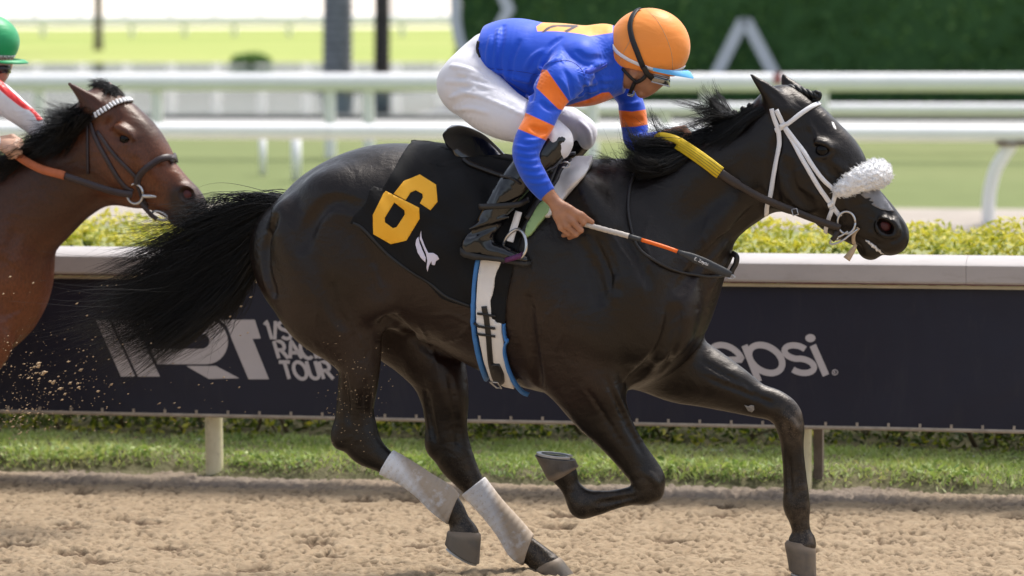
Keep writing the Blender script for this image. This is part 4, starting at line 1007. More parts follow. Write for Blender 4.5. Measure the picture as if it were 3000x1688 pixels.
hand(B, Wf, [P(2004, 376, -.012), P(2000, 381, .012), P(1996, 385, .034), P(1990, 390, .052)],
     [P(2018, 392, -.022), P(2014, 399, .005), P(2008, 403, .028), P(2002, 408, .046)],
     [P(1998, 408, -.030), P(1994, 414, -.006), P(1990, 416, .018), P(1984, 418, .038)],
     [P(1945, 404, .010), P(1950, 412, -.03), P(1958, 420, -.055), P(1966, 426, -.065)], [.0098, .0102, .0098, .0085])
V, Fq = B.mesh(2); mesh_obj('body', V, Fq, M_skin, jockey); JB = Surf(V, Fq); del B
# ---- silks
S = jfield(.0042)
S.tube(TORSO, .03); S.tube([(1770, 150, 80, .080, 0), (1800, 178, 76, .070, 0), (1826, 196, 70, .064, -.002)], .025)
S.tube(A_NEAR, .022); S.tube(A_FAR, .022)
# cloth creases: sleeve bunches at the elbow, folds over the side
for (pts, r_, h_) in (([(1512, 428), (1545, 434), (1580, 424)], .006, .0035), ([(1510, 446), (1548, 454), (1584, 446)], .006, .004), ([(1516, 466), (1552, 474), (1588, 466)], .0055, .0035), ([(1524, 486), (1560, 494), (1594, 488)], .005, .003), ([(1536, 508), (1570, 515), (1604, 508)], .005, .0025), ([(1550, 532), (1584, 536), (1616, 528)], .005, .002), ([(1600, 395), (1572, 412), (1540, 414)], .006, .003),
        ([(1568, 222), (1600, 196), (1640, 172)], .010, .005), ([(1566, 240), (1510, 228), (1455, 208)], .008, .003), ([(1725, 205), (1750, 190), (1790, 182)], .009, .005), ([(1705, 252), (1760, 236), (1812, 232)], .008, .004), ([(1680, 286), (1730, 268), (1775, 256)], .006, .003), ([(1556, 288), (1500, 262), (1450, 236)], .007, .0035), ([(1440, 110), (1432, 150), (1430, 190)], .008, .003), ([(1460, 90), (1456, 140), (1450, 190)], .008, .002),
        ([(1590, 150), (1560, 170), (1540, 200)], .009, .003), ([(1618, 140), (1596, 168), (1580, 205)], .009, .003), ([(1830, 300), (1850, 306), (1872, 300)], .005, .002), ([(1840, 395), (1862, 402), (1890, 392)], .006, .003), ([(1838, 412), (1858, 420), (1884, 412)], .006, .003), ([(1640, 230), (1660, 262), (1668, 290)], .008, .003)):
    S.line(pts, r_*.85, h_*1.25, .008, False, 'ridge')
S.line([(1600, 190), (1575, 215), (1562, 250), (1555, 290)], .008, .008, .012)
for pts in ([(1440, 215), (1490, 250), (1545, 285)], [(1475, 75), (1468, 130), (1462, 190), (1470, 240)], [(1520, 120), (1500, 170), (1492, 230)], [(1690, 150), (1720, 170), (1760, 168)], [(1640, 110), (1610, 135), (1590, 170)], [(1655, 205), (1672, 240), (1676, 280)], [(1700, 225), (1716, 262), (1722, 300)], [(1745, 210), (1758, 240), (1762, 270)], [(1585, 300), (1610, 318), (1640, 322)], [(1556, 372), (1580, 384), (1600, 384)], [(1826, 345), (1850, 352), (1880, 350)]):
    S.line(pts, .006, .003, .010)
wn = unit(P(1612, 578, -.33)-P(1590, 553, -.325)); S.cut(P(1606, 572, -.329), wn, .075)
wf = unit(P(1950, 398, .045)-P(1932, 404, .06)); S.cut(P(1938, 402, .055), wf, .06)
S.cut(P(1838, 205, 0), unit(np.array([1, 0, -.15])), .13); S.cut(P(1418, 150, 0), unit(np.array([-1, 0, .06])), .22)
V, Fq = S.mesh(2); silks = mesh_obj('silks', V, Fq, M_silks, jockey); del S
xy = proj(V); s_ = 1/845
b1 = sdpoly(xy, [(1588, 204), (1602, 205), (1668, 299), (1660, 326), (1636, 320), (1571, 257)])
b2 = sdpoly(xy, [(1525, 324), (1626, 370), (1600, 412), (1508, 374)])
b3 = sdpoly(xy, [(1800, 322), (1852, 327), (1910, 318), (1914, 362), (1860, 372), (1810, 373)])
ch = sdpoly(xy, [(1655, 312), (1690, 301), (1726, 290), (1764, 272), (1784, 270), (1802, 290), (1770, 320), (1700, 340), (1650, 335)])
near_arm = np.clip((-.145-V[:, 1])*845, -50, 50)
band = np.maximum(np.minimum(np.maximum(b1, b2), near_arm), np.where(V[:, 1] > .09, b3, np.where(V[:, 1] > -.19, ch, -50)))
attr(silks, 'band', band*s_)
disc = np.minimum(sdpoly(xy, [(1571, 78), (1574, 92), (1584, 102), (1613, 113), (1669, 114), (1722, 107), (1795, 96), (1795, 30), (1625, 30), (1612, 58), (1585, 68)])*s_, .10-np.abs(V[:, 1]))
attr(silks, 'disc', np.where(xy[:, 1] < 150, disc, -1))
mk = sdpoly(xy, [(1585, 96), (1595, 95), (1613, 83), (1632, 78), (1652, 79), (1674, 80), (1652, 91), (1660, 96), (1694, 78), (1692, 73), (1650, 73), (1618, 74), (1600, 82)])
attr(silks, 'mark', np.where(V[:, 1] < .05, mk*s_, -1))
# collar flap and seams
mb = MB(); SS = Surf(V, Fq)
strap('collar_flap', [(1714, 212), (1735, 207), (1758, 199), (1776, 190)], .018, .0015, .002, NB('flap_blue').set((.014, .06, .60), .4, sheen=.2).m, False, parent=jockey, surf=SS)
for nm, l in (('seam', [(1414, 196), (1450, 202), (1500, 207), (1550, 214), (1580, 222)]), ('seam', [(1600, 192), (1630, 180), (1662, 177), (1690, 190), (1708, 210), (1714, 235)]), ('belt', [(1402, 122), (1399, 138), (1401, 155), (1406, 170)])):
    sp, sn = strap_pts(SS, l, off=.0003)
    if len(sp) > 3:
        mb = MB(); mb.tube(smooth_path(sp), .0011 if nm == 'seam' else .006, 6); mb.build(nm, NB('seam_blue').set((.008, .03, .33), .5).m if nm == 'seam' else M_blackstrap, jockey)
# ---- breeches
Q = jfield(.0046)
Q.tube([(1425, 95, 1425, 205, .120, 0), (1400, 128, 1385, 265, .140, 0), (1372, 170, 1345, 318, .150, 0)], .03)
for sg in (0, 1):
    S_ = Q.st(THIGH) if not sg else far(THIGH, Q); Q.tube(S_, .028, raw=True)
    K_ = [(1600, 392, 50, .056, -.232), (1636, 414, 40, .050, -.244), (1640, 436, 32, .047, -.248)]
    Q.tube(Q.st(K_) if not sg else far(K_, Q), .02, raw=True)
    Q.ell(P(1345, 255, -.085) if not sg else flipv(P(1345, 255, -.085)), (.06, .075, .085), 0, .04)
for (pts, r_) in (([(1400, 190, -.13), (1365, 205, -.155), (1332, 235, -.14)], .006), ([(1420, 235, -.15), (1375, 235, -.185), (1335, 260, -.16)], .006), ([(1440, 260, -.17), (1390, 265, -.205), (1335, 285, -.17)], .005), ([(1440, 262, -.16), (1500, 305, -.235), (1545, 340, -.275)], .005), ([(1420, 340, -.21), (1400, 300, -.21), (1405, 265, -.20)], .004), ([(1590, 350, -.29), (1560, 395, -.31), (1535, 415, -.28)], .004), ([(1380, 175, -.13), (1400, 200, -.15), (1432, 232, -.15)], .007)):
    Q.cap([P(*q_) for q_ in pts], r_, .016)
for (pts, r_, h_) in (([(1325, 195), (1365, 204), (1415, 226)], .007, .003), ([(1312, 240), (1370, 244), (1438, 262)], .007, .003), ([(1345, 214), (1385, 224), (1425, 240)], .005, .002), ([(1322, 285), (1370, 275), (1425, 280)], .006, .0025), ([(1350, 268), (1430, 292), (1520, 332), (1580, 368)], .004, .002), ([(1335, 320), (1380, 318), (1430, 330)], .006, .002), ([(1600, 370), (1620, 390), (1618, 420)], .006, .002), ([(1700, 360), (1722, 385), (1730, 420)], .005, .002), ([(1712, 440), (1725, 450), (1745, 445)], .004, .002)):
    Q.line(pts, r_, h_, .010, False, 'ridge')
V, Fq = Q.mesh(2); mesh_obj('breeches', V, Fq, M_breech, jockey); del Q
mb = MB(); 
# ---- boots
def boot(mirror):
    K = Field(P(1320, 800, -.2)-np.array([0, .22, 0]), P(1690, 380, -.2)+np.array([0, .16, 0]), .0042)
    K.tube(SHIN, .02, .002); K.tube([(1640, 412, 30, .042, -.250), (1622, 430, 42, .050, -.253), (1600, 450, 46, .052, -.262)], .015, .003)
    K.tube([(1390, 722, 33, .036, -.30), (1420, 728, 30, .038, -.302), (1462, 738, 27, .040, -.305), (1505, 750, 21, .038, -.305), (1540, 760, 13, .026, -.303)], .02)
    K.tube([(1375, 715, 22, .030, -.30), (1372, 738, 20, .032, -.30)], .02)
    for l in ([(1376, 672), (1412, 656), (1450, 646), (1488, 636)],): K.cap([P(x, y, -.337) for i, (x, y) in enumerate(l)], .005, .014)
    K.line([(1374, 688), (1410, 676), (1450, 664), (1480, 660)], .008, .005, .012); K.line([(1392, 718), (1400, 735), (1404, 748)], .003, .0015, .004); K.line([(1470, 560), (1450, 610), (1440, 650)], .008, .003, .01, False, 'ridge')
    V, Fq = K.mesh(2)
    if mirror: V = V*np.array([1, -1, 1]); Fq = Fq[:, ::-1]
    b_ = mesh_obj('boot', V, np.ascontiguousarray(Fq), M_boot, jockey)
    mb = MB(); rows = []
    for (x, y, hw, h0) in ((1351, 733, .022, 20), (1365, 742, .032, 20), (1395, 750, .035, 18), (1430, 753, .034, 14), (1470, 757, .040, 14), (1510, 765, .038, 14), (1540, 772, .028, 13), (1556, 772, .014, 12)):
        c = P(x, y, -.303); t_ = h0/845/2
        rows.append([c+np.array([0, -hw, t_]), c+np.array([0, -hw*1.02, -t_]), c+np.array([0, hw*1.02, -t_]), c+np.array([0, hw, t_])])
    if mirror: rows = [[flipv(p) for p in r_] for r_ in rows]
    mb.loft(rows); s0 = mb.build('sole', M_sole, jockey); s0.parent = b_
    # spur-strap band round the ankle and a rubber band below the knee
    for pts, wd in (([(1404, 606), (1440, 605), (1480, 603), (1520, 598), (1548, 585)], .020), ([(1466, 516), (1492, 520), (1520, 535), (1535, 545)], .010)):
        sp = [P(x, y, -.300-.056*math.cos((i/(len(pts)-1)-.45)*2.4)) for i, (x, y) in enumerate(pts)]
        if mirror: sp = [flipv(p) for p in sp]
        mb = MB(); cc = cr(np.array(sp), 5); nr = [unit(np.array([(i/(len(cc)-1)-.45)*1.6, -1.0 if not mirror else 1.0, 0])) for i in range(len(cc))]; ribbon(mb, cc, nr, wd, .004); q0 = mb.build('boot_band', M_blackleather, jockey); q0.parent = b_
boot(False); boot(True)
# ---- helmet
Hm = Field(P(1770, 260, 0)-np.array([0, .14, 0]), P(2040, 10, 0)+np.array([0.02, .14, .02]), .004)
Hm.ell(P(1902, 136, 0), (.1405, .106, .1305), 0, .01)
Hm.ell(P(1850, 150, 0), (.080, .095, .075), 0, .03)
n_ = np.array([P(1970, 224, 0)[2]-P(1806, 188, 0)[2], 0, -(P(1970, 224, 0)[0]-P(1806, 188, 0)[0])]); n_ = unit(n_); n_ = n_ if n_[2] < 0 else -n_
Hm.cut(P(1888, 206, 0), n_, .4)
V, Fq = Hm.mesh(2); helm = mesh_obj('helmet', V, Fq, M_helm, jockey); HMS = Surf(V, Fq)
def hs(name, pts, wd, mat_, off=.0015, mirror=True, th=.002):
    o = strap(name, pts, wd, off, th, mat_, mirror, parent=jockey, surf=HMS); o.parent = helm
    if 'twin' in o: bpy.data.objects[o['twin']].parent = helm
    return o
hs('white_band', [(1787, 112), (1792, 128), (1806, 150), (1824, 164), (1846, 177), (1879, 191), (1914, 203), (1945, 209), (1968, 209), (1990, 203), (2005, 194), (2014, 184)], .0125, M_white)
gs = [(1878, 28), (1866, 33), (1853, 52), (1847, 80), (1853, 115), (1866, 150), (1882, 190), (1890, 204)]
hs('goggle_strap', gs, .019, M_blackstrap, .004, False)
for l in ([(1893, 28), (1925, 60), (1952, 110), (1968, 160), (1970, 205)], [(1850, 110), (1840, 130), (1826, 155), (1815, 180)]): hs('stitched_seam', l, .0016, M_tan, .0, False, .0012)
sp = [P(1886, 197, -.112), P(1896, 216, -.100), P(1912, 230, -.078)]; mb = MB(); ribbon(mb, cr(sp, 5), [np.array([.2, -1, 0])]*11, .019, .003); mb.build('goggle_strap', M_blackstrap, jockey)
for l, wd in (([(1822, 200, -.074), (1842, 222, -.078), (1862, 240, -.070)], .011), ([(1896, 218, -.082), (1880, 234, -.079), (1860, 243, -.069)], .014), ([(1862, 238, -.069), (1852, 258, -.056), (1845, 276, -.036)], .014), ([(1845, 276, -.036), (1850, 280, 0), (1858, 272, .04)], .014)):
    mb = MB(); c = cr(np.array([P(*q_) for q_ in l]), 5); ribbon(mb, c, [np.array([.1, -1, -.25])]*len(c), wd, .003); mb.build('chin_strap', M_blackstrap, jockey)
mb = MB(); c = P(1846, 277, -.045); mb.tube([c+np.array(q_) for q_ in ((-.009, 0, .003), (.009, 0, -.001), (.009, 0, -.006), (-.009, 0, -.003), (-.009, 0, .003))], .0018, 6); mb.build('buckle', M_steel, jockey)
mb = MB(); rings = []
for s0 in np.linspace(-1, 1, 17):
    f_ = math.radians(78)*s0; b0 = P(1902, 196, 0)+np.array([.132*math.cos(f_), .100*math.sin(f_), -.012*math.cos(f_)]); o0 = b0+np.array([.020*math.cos(f_), .014*math.sin(f_), -.026+.010*abs(s0)])*(math.cos(f_*1.1)**.5 if math.cos(f_*1.1) > 0 else 0)
    rings.append([b0, (b0+o0)/2+np.array([0, 0, .006]), o0, o0-np.array([0, 0, .003]), (b0+o0)/2+np.array([0, 0, .002]), b0-np.array([0, 0, .004])])
mb.loft(rings); v_ = mb.build('peak', M_visor, jockey); v_.parent = helm; smooth_sharp(v_, 50)
mb = MB(); gl = [P(1908, 226, -.070), P(1926, 231, -.066), P(1948, 237, -.050), P(1958, 241, -.022), P(1959, 241, .006), P(1950, 237, .036), P(1932, 231, .056)]
c = cr(np.array(gl), 4); ce = P(1900, 228, -.005); nn = [unit((p-ce)*np.array([1, 1, .2])) for p in c]; ribbon(mb, c, nn, .028, .004); mb.build('goggles', M_goggle, jockey)
mb = MB()
for dz in (-.015, .015): mb = MB(); mb.tube([p+n_*.002+np.array([0, 0, dz]) for p, n_ in zip(c, nn)], .0028, 6); mb.build('goggle_rim', M_gogframe, jockey)
# ---- whip, in the near hand
WV = [-.326, -.328, -.332, -.335, -.335, -.332]
wp = cr(np.array([P(1640, 634, -.322), P(1704, 654, -.326), P(1775, 674, -.328), P(1842, 692, -.331), P(1985, 737, -.335), P(2142, 806, -.330)]), 10)
whip = thing('riding_whip', P(1704, 654, -.326), 'riding whip with taped grip and orange shaft held in the jockey\'s near hand', 'whip')
mb = MB(); n_ = len(wp); g0 = wp[:31]
gr = np.array([.0085+.0012*abs(math.sin(i*.9)) for i in range(len(cr(g0[::3], 4)))]); mb.tube(cr(g0[::3], 4), gr, 10); mb.build('grip', M_grip, whip)
mb = MB(); mb.tube(wp[30:34], .0085, 10); mb.build('collar', M_wblack, whip)
mb = MB(); mb.tube(wp[33:41], .0066, 10); mb.build('shaft', M_worange, whip)
mb = MB(); e_ = wp[40:]; rr_ = np.interp(np.linspace(0, 1, len(e_)), [0, .12, .25, .5, .9, 1], [.0075, .009, .014, .0165, .014, .010])
T_ = unit(e_[-1]-e_[0]); up_ = unit(np.cross(T_, [0, 1, 0])); up_ = up_ if up_[2] > 0 else -up_
mb.loft([[p+up_*(r_*math.cos(a))+np.array([0, .007*math.sin(a), 0]) for a in np.linspace(0, 2*math.pi, 12, endpoint=False)] for p, r_ in zip(e_, rr_)]); flp = mb.build('flap', M_wblack, whip)

wx, wy = np.array(proj(e_[len(e_)//4][None])[0]), np.array(proj(e_[-2][None])[0]); ax_ = unit(wy-wx); ay_ = np.array([-ax_[1], ax_[0]])
LT = {'E': [[(8, 0), (0, 0), (0, 14), (8, 14)], [(0, 7), (6, 7)]], '.': [[(0, 13), (1.5, 13)]], 'Z': [[(0, 0), (9, 0), (0, 14), (9, 14)]], 'a': [[(7, 5), (0, 6), (0, 13), (7, 13)], [(7, 5), (7, 14)]], 'y': [[(0, 5), (3.5, 13)], [(7, 5), (2, 18)]], 's': [[(6, 5), (0, 6), (6, 10), (0, 14)]]}
x_ = 22
for ch_, adv in zip('E. Zayas', (11, 5, 5, 12, 10, 10, 10, 9)):
    for ln in LT.get(ch_, []):
        mb = MB(); pp = []
        for (a_, b_) in ln: q_ = wx+ax_*(x_+a_*.62)+ay_*(b_*.62-5); pp.append(P(q_[0], q_[1], e_[0][1]-.0085))
        ribbon(mb, pp, [np.array([0, -1, 0])]*len(pp), 0.0019, .0006); lt_ = mb.build('lettering', M_white, whip); lt_.parent = flp
    x_ += adv*.62
# ================================================================== THE PLACE
def fnoise(nx, ny, lo, hi, seed, aniso=1.0):
    """band-limited tileable noise, unit variance; lo/hi wavelengths in cells"""
    r = np.random.default_rng(seed); f = np.fft.fft2(r.normal(size=(nx, ny)))
    kx = np.fft.fftfreq(nx)[:, None]/aniso; ky = np.fft.fftfreq(ny)[None, :]; kk = np.hypot(kx, ky)+1e-9; wl = 1/kk
    f *= np.exp(-(np.log(wl/math.sqrt(lo*hi))/math.log(hi/lo))**2*2); o = np.fft.ifft2(f).real; return o/o.std()
VR = HF.G(1500, 1425)[1]
# ---- sand track: clods and hoof-cut ridges in the near part, one sheet
hs_ = .009; fu = np.arange(-2.9, 2.9, hs_); fv = np.arange(-.75, VR+.16, hs_)
cu = np.r_[-60, -30, -15, -8, -5, -3.5, fu, 3.3, 5, 8, 15, 30, 60]; cv = np.r_[-22, -14, -8, -4, -2, -1.1, fv]
Z = np.zeros((len(cu), len(cv)))
nz = .75*fnoise(len(fu), len(fv), 4, 9, 1, 1.3)+.55*fnoise(len(fu), len(fv), 6, 18, 2, 1.5)+.45*fnoise(len(fu), len(fv), 20, 70, 3)
nz = np.where(nz > 0, np.tanh(nz*.8), nz*1.25)
for k in range(46):
    cu0, cv0 = rng.uniform(-2.7, 2.5), rng.uniform(-.6, VR-.4); a_ = rng.uniform(-.4, .4); du, dv = fu[:, None]-cu0, fv[None, :]-cv0; e_ = np.sqrt(((du*math.cos(a_)+dv*math.sin(a_))/.085)**2+((-du*math.sin(a_)+dv*math.cos(a_))/.065)**2)
    nz = nz-2.2*np.exp(-e_**3)+1.1*np.exp(-((e_-1.35)/.3)**2)*(.5+.5*(du < 0))
i0 = 6; Z[i0:i0+len(fu), 6:6+len(fv)] = nz*.0070
ridge = np.exp(-((cv-(VR-.13))/.07)**2)*.012; Z += ridge[None, :]*(1+.5*np.interp(np.arange(len(cu)), np.arange(len(cu)), np.sin(cu*5.1)+np.sin(cu*11.7+1))[:, None]*.5)
Z += .012
U_, V_ = np.meshgrid(cu, cv, indexing='ij'); VV = np.stack([U_, V_, Z], -1).reshape(-1, 3)
i, j = np.meshgrid(np.arange(len(cu)-1), np.arange(len(cv)-1), indexing='ij'); n_ = len(cv)
FF = np.stack([i*n_+j, (i+1)*n_+j, (i+1)*n_+j+1, i*n_+j+1], -1).reshape(-1, 4).astype(np.int32)
q = NB('track_sand'); c = q.ramp(q.noise(14, 6, .65, (.6, 1, 1)), [(.28, (.27, .207, .137)), (.5, (.345, .270, .18)), (.75, (.42, .338, .235))])
c = q.mix(q.ramp(q.noise(90, 4, .6), [(.3, .0), (.75, .5)]), c, (.34, .235, .15))
c = q.mix(q.attr('pit_shade'), c, (.12, .08, .052)); c = q.mix(q.attr('damp'), c, (.235, .192, .155)); q.set(c, .95, spec=.15)  # hollows between clods get their shade painted into the sand colour
b1 = q.bump(q.noise(55, 5, .7), .7, .012); q.bump(q.noise(240, 3, .6), .5, .004, b1)
trk = mesh_obj('track', VV, FF, q.m, base=(0, 0, 0)); setp(trk, 'churned tan sand track', None, None, 'structure')
pit_shade_ = np.zeros(Z.shape); pit_shade_[i0:i0+len(fu), 6:6+len(fv)] = np.clip((-nz-.70)/.9, 0, .85); attr(trk, 'pit_shade', pit_shade_.ravel())  # painted shade grows with the depth of each hollow
attr(trk, 'damp', (np.clip((V_-(VR-.32))/.10, 0, 1)*np.clip(.8+.25*np.sin(U_*3)+.2*np.sin(U_*7.7), 0, 1)).ravel())
# ---- sheets of ground beyond the rail
def gv(y): return HF.G(1500, y)[1]
def sheet(name, v0, v1, w, mat_, label=None, u0=-150, u1=150, nu=1):
    mb = MB(); us = np.linspace(u0, u1, nu+1)
    mb.add([(u, v, w) for u in us for v in (v0, v1)], [(2*i, 2*i+2, 2*i+3, 2*i+1) for i in range(nu)])
    o = mb.build(name, mat_, None, False, base=(0, v0, w)); setp(o, label, None, None, 'structure'); return o
def grassmat(name, a, b, c_, sc=1.2, bandk=2.0):
    q = NB(name); n1 = q.noise(sc, 5, .6, (.15, 1, 1)); n2 = q.noise(sc*12, 4)
    col = q.ramp(n1, [(.32, a), (.5, b), (.68, c_)]); col = q.mix(q.math('MULTIPLY', n2, .4), col, tuple(x*.55 for x in a)); q.set(col, .9, spec=.15); q.bump(n2, .6, .03); return q.m
sheet('ground', VR+.05, 900, -.012, grassmat('infield_grass', (.21, .25, .10), (.29, .31, .14), (.35, .35, .17)), 'infield ground')
q = NB('verge_soil'); q.set(q.ramp(q.noise(12, 5), [(.3, (.085, .085, .035)), (.7, (.16, .14, .075))]), .95); q.bump(q.noise(40, 4), .8, .02); M_soil = q.m
VH = HF.G(1500, 1296, .075)[1]     # front of the clipped hedge
# verge: a slightly raised, uneven bank of turf with a ragged cut edge
uu_ = np.arange(-5, 5, .05); vv_ = np.linspace(VR-.12, VH+1.1, 44)
U2, V2 = np.meshgrid(uu_, vv_, indexing='ij'); r3 = np.random.default_rng(8)
edge_ = .05*np.sin(uu_*2.3)+.035*np.sin(uu_*6.1+1)+.02*np.sin(uu_*13)
Zv = .075/(1+np.exp(-(V2-VR-.035-edge_[:, None])/.03))-.02*(V2 < VR-.06)+.010*r3.normal(size=U2.shape)*.6-.004
n_ = len(vv_); i, j = np.meshgrid(np.arange(len(uu_)-1), np.arange(n_-1), indexing='ij')
FFv = np.stack([i*n_+j, (i+1)*n_+j, (i+1)*n_+j+1, i*n_+j+1], -1).reshape(-1, 4).astype(np.int32)
setp(mesh_obj('verge', np.stack([U2, V2, Zv], -1).reshape(-1, 3), FFv, M_soil, base=(0, VR, 0)), 'raised turf verge below the rail', None, None, 'structure')
def leafmat(name, stops, rough=.55, trans=True):
    q = NB(name); a = q.attr('tone'); c = q.ramp(a, stops); q.set(c, rough, spec=.35)
    if trans:
        tr_ = q.n('ShaderNodeBsdfTranslucent'); q.l(q.mix(1.0, c, (1.0, 1.0, .55), 'MULTIPLY'), tr_.inputs[0]); ms = q.n('ShaderNodeMixShader'); ms.inputs[0].default_value = .35
        out = q.t.nodes['Material Output']; q.l(q.b.outputs[0], ms.inputs[1]); q.l(tr_.outputs[0], ms.inputs[2]); q.l(ms.outputs[0], out.inputs[0])
    return q.m
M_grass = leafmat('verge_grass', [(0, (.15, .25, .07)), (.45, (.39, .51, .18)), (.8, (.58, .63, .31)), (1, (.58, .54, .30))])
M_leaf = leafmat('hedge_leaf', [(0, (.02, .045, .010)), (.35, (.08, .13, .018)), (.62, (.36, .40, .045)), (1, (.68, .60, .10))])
M_darkleaf = leafmat('dark_hedge_leaf', [(0, (.05, .12, .033)), (.5, (.115, .235, .066)), (1, (.20, .33, .11))])
M_twig = simple('twig_bark', (.13, .095, .06), .9, .3, 20, .5, .003)
# blades
r4 = np.random.default_rng(11); N = 52000
bu = r4.uniform(-4.2, 4.2, N); bv = VR-.02+r4.random(N)**1.1*(VH-VR+.04)
ed = .05*np.sin(bu*2.3)+.035*np.sin(bu*6.1+1)+.02*np.sin(bu*13); keep = (bv-VR-.03-ed) > r4.normal(size=N)*.018
patchy = np.sin(bu*3.1+bv*4)+np.sin(bu*7.3-bv*9)+np.sin(bu*1.3+2); keep &= (r4.random(N) < .75+.13*patchy)
bu, bv = bu[keep], bv[keep]; N = len(bu); bz = .070/(1+np.exp(-(bv-VR-.035-ed[keep])/.03))
hgt = r4.uniform(.010, .030, N)*(1+.25*np.sin(bu*5+bv*6)); lean = r4.normal(size=(N, 2))*.022; ang = r4.uniform(0, math.pi, N); wd = r4.uniform(.0022, .0045, N)
dx, dy = np.cos(ang)*wd, np.sin(ang)*wd*.6
p0 = np.stack([bu, bv, bz], 1); mid = p0+np.stack([lean[:, 0]*.4, lean[:, 1]*.4, hgt*.6], 1); tip = p0+np.stack([lean[:, 0], lean[:, 1], hgt], 1); off = np.stack([dx, dy, 0*dx], 1)
Vb = np.stack([p0-off, p0+off, mid+off*.8, mid-off*.8, tip], 1).reshape(-1, 3); k = np.arange(N)*5
Fb = np.concatenate([np.stack([k, k+1, k+2], 1), np.stack([k, k+2, k+3], 1), np.stack([k+3, k+2, k+4], 1)]).astype(np.int32)
g = mesh_obj('grass', Vb, Fb, M_grass, smooth=False); setp(g, 'short green grass on the verge under the rail', 'grass', None, 'stuff')
tone = np.clip(.48+.10*np.sin(bu*2.1+bv*3)+.10*np.sin(bu*5.3+1)+.14*r4.normal(size=N)+.35*(r4.random(N) < .07)+.10*(bv-VR-.4), 0, 1); attr(g, 'tone', np.repeat(tone, 5))
# broad-leaved weeds and leaf clumps along the ragged edge
def leaves(n, pos, size, tonev, seed, up=.4):
    r = np.random.default_rng(seed); nn = r.normal(size=(n, 3)); nn[:, 2] = np.abs(nn[:, 2])+up; nn /= np.linalg.norm(nn, axis=1)[:, None]
    t = np.cross(nn, r.normal(size=(n, 3))); t /= np.linalg.norm(t, axis=1)[:, None]; b = np.cross(nn, t); L = size[:, None]; w_ = L*.46
    V = np.stack([pos-t*L*.5, pos+b*w_*.5-nn*L*.06, pos+t*L*.5, pos-b*w_*.5-nn*L*.06], 1).reshape(-1, 3); k = np.arange(n)*4
    Fq = np.concatenate([np.stack([k, k+1, k+2], 1), np.stack([k, k+2, k+3], 1)]).astype(np.int32); return V, Fq, np.repeat(tonev, 4)
n_ = 3800; wu = r4.uniform(-4.2, 4.2, n_); we = VR+.035+.05*np.sin(wu*2.3)+.035*np.sin(wu*6.1+1)+np.abs(r4.normal(size=n_))*.07
clmp = (np.sin(wu*4.3)+np.sin(wu*9.1+2)+np.sin(wu*2.2)) > .1
wu, we = wu[clmp], we[clmp]; V, Fq, tn = leaves(len(wu), np.stack([wu, we, .05+.06*r4.random(len(wu))], 1), r4.uniform(.018, .042, len(wu)), np.clip(.35+.2*r4.normal(size=len(wu)), 0, 1), 5)
wd_ = mesh_obj('weeds', V, Fq, M_grass, smooth=False); setp(wd_, 'leafy weeds along the ragged edge of the verge', 'weeds', None, 'stuff'); attr(wd_, 'tone', tn)
# ---- clipped hedge behind the rail
htop = HF.P(1500, 672, VH+.35)[2]
hedge = thing('hedge', (0, VH+.4, 0), 'long clipped hedge with yellow-green leaf tops behind the advertising banner', 'hedge')
n1 = 30000; a = np.random.default_rng(21); hu = a.uniform(-4.4, 4.4, n1); sel = a.random(n1)
hv = np.where(sel < .55, VH+.85*a.random(n1), VH+.02+.10*a.random(n1)**2); hw = np.where(sel < .55, htop-.10*a.random(n1)**1.6, .18+(htop-.2)*a.random(n1)**.6)
hw += .035*np.sin(hu*6.3+1)*np.sin(hv*9)+.02*np.sin(hu*17); hv -= .05*np.sin(hu*3.7)*.5
drop = (hw < .55) & (a.random(n1) < .40); hu, hv, hw = hu[~drop], hv[~drop], hw[~drop]; n1 = len(hu)
clump = .5*np.sin(hu*13+hv*9)+.5*np.sin(hu*29-hw*21)+.5*np.sin(hw*23+hv*17)
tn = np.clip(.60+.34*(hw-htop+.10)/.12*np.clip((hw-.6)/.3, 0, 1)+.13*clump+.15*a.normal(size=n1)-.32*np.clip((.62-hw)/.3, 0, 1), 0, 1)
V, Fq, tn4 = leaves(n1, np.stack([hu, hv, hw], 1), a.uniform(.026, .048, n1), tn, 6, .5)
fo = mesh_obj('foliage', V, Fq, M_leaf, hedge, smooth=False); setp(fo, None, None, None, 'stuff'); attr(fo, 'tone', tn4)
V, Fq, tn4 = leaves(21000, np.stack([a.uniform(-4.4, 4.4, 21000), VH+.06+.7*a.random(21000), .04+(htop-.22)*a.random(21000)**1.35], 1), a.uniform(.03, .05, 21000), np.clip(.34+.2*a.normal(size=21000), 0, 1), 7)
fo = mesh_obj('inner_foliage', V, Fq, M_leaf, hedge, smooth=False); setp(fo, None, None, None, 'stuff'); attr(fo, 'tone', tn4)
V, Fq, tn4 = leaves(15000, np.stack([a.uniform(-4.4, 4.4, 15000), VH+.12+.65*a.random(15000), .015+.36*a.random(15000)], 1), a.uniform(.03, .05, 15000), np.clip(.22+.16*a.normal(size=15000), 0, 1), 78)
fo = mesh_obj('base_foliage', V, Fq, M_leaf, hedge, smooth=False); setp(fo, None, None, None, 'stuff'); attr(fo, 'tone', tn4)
n3 = 9000; hw3 = .03+.42*a.random(n3)**1.2; hu3 = a.uniform(-4.4, 4.4, n3); ck = (np.sin(hu3*5.1)+np.sin(hu3*11.3+1)+np.sin(hu3*2.3+hw3*9)) > -.9; hu3, hw3 = hu3[ck], hw3[ck]; n3 = len(hu3)
V, Fq, tn4 = leaves(n3, np.stack([hu3, VH-.02+.09*a.random(n3), hw3], 1), a.uniform(.025, .045, n3), np.clip(.46+.22*a.normal(size=n3)+.25*(a.random(n3) < .12), 0, 1), 77)
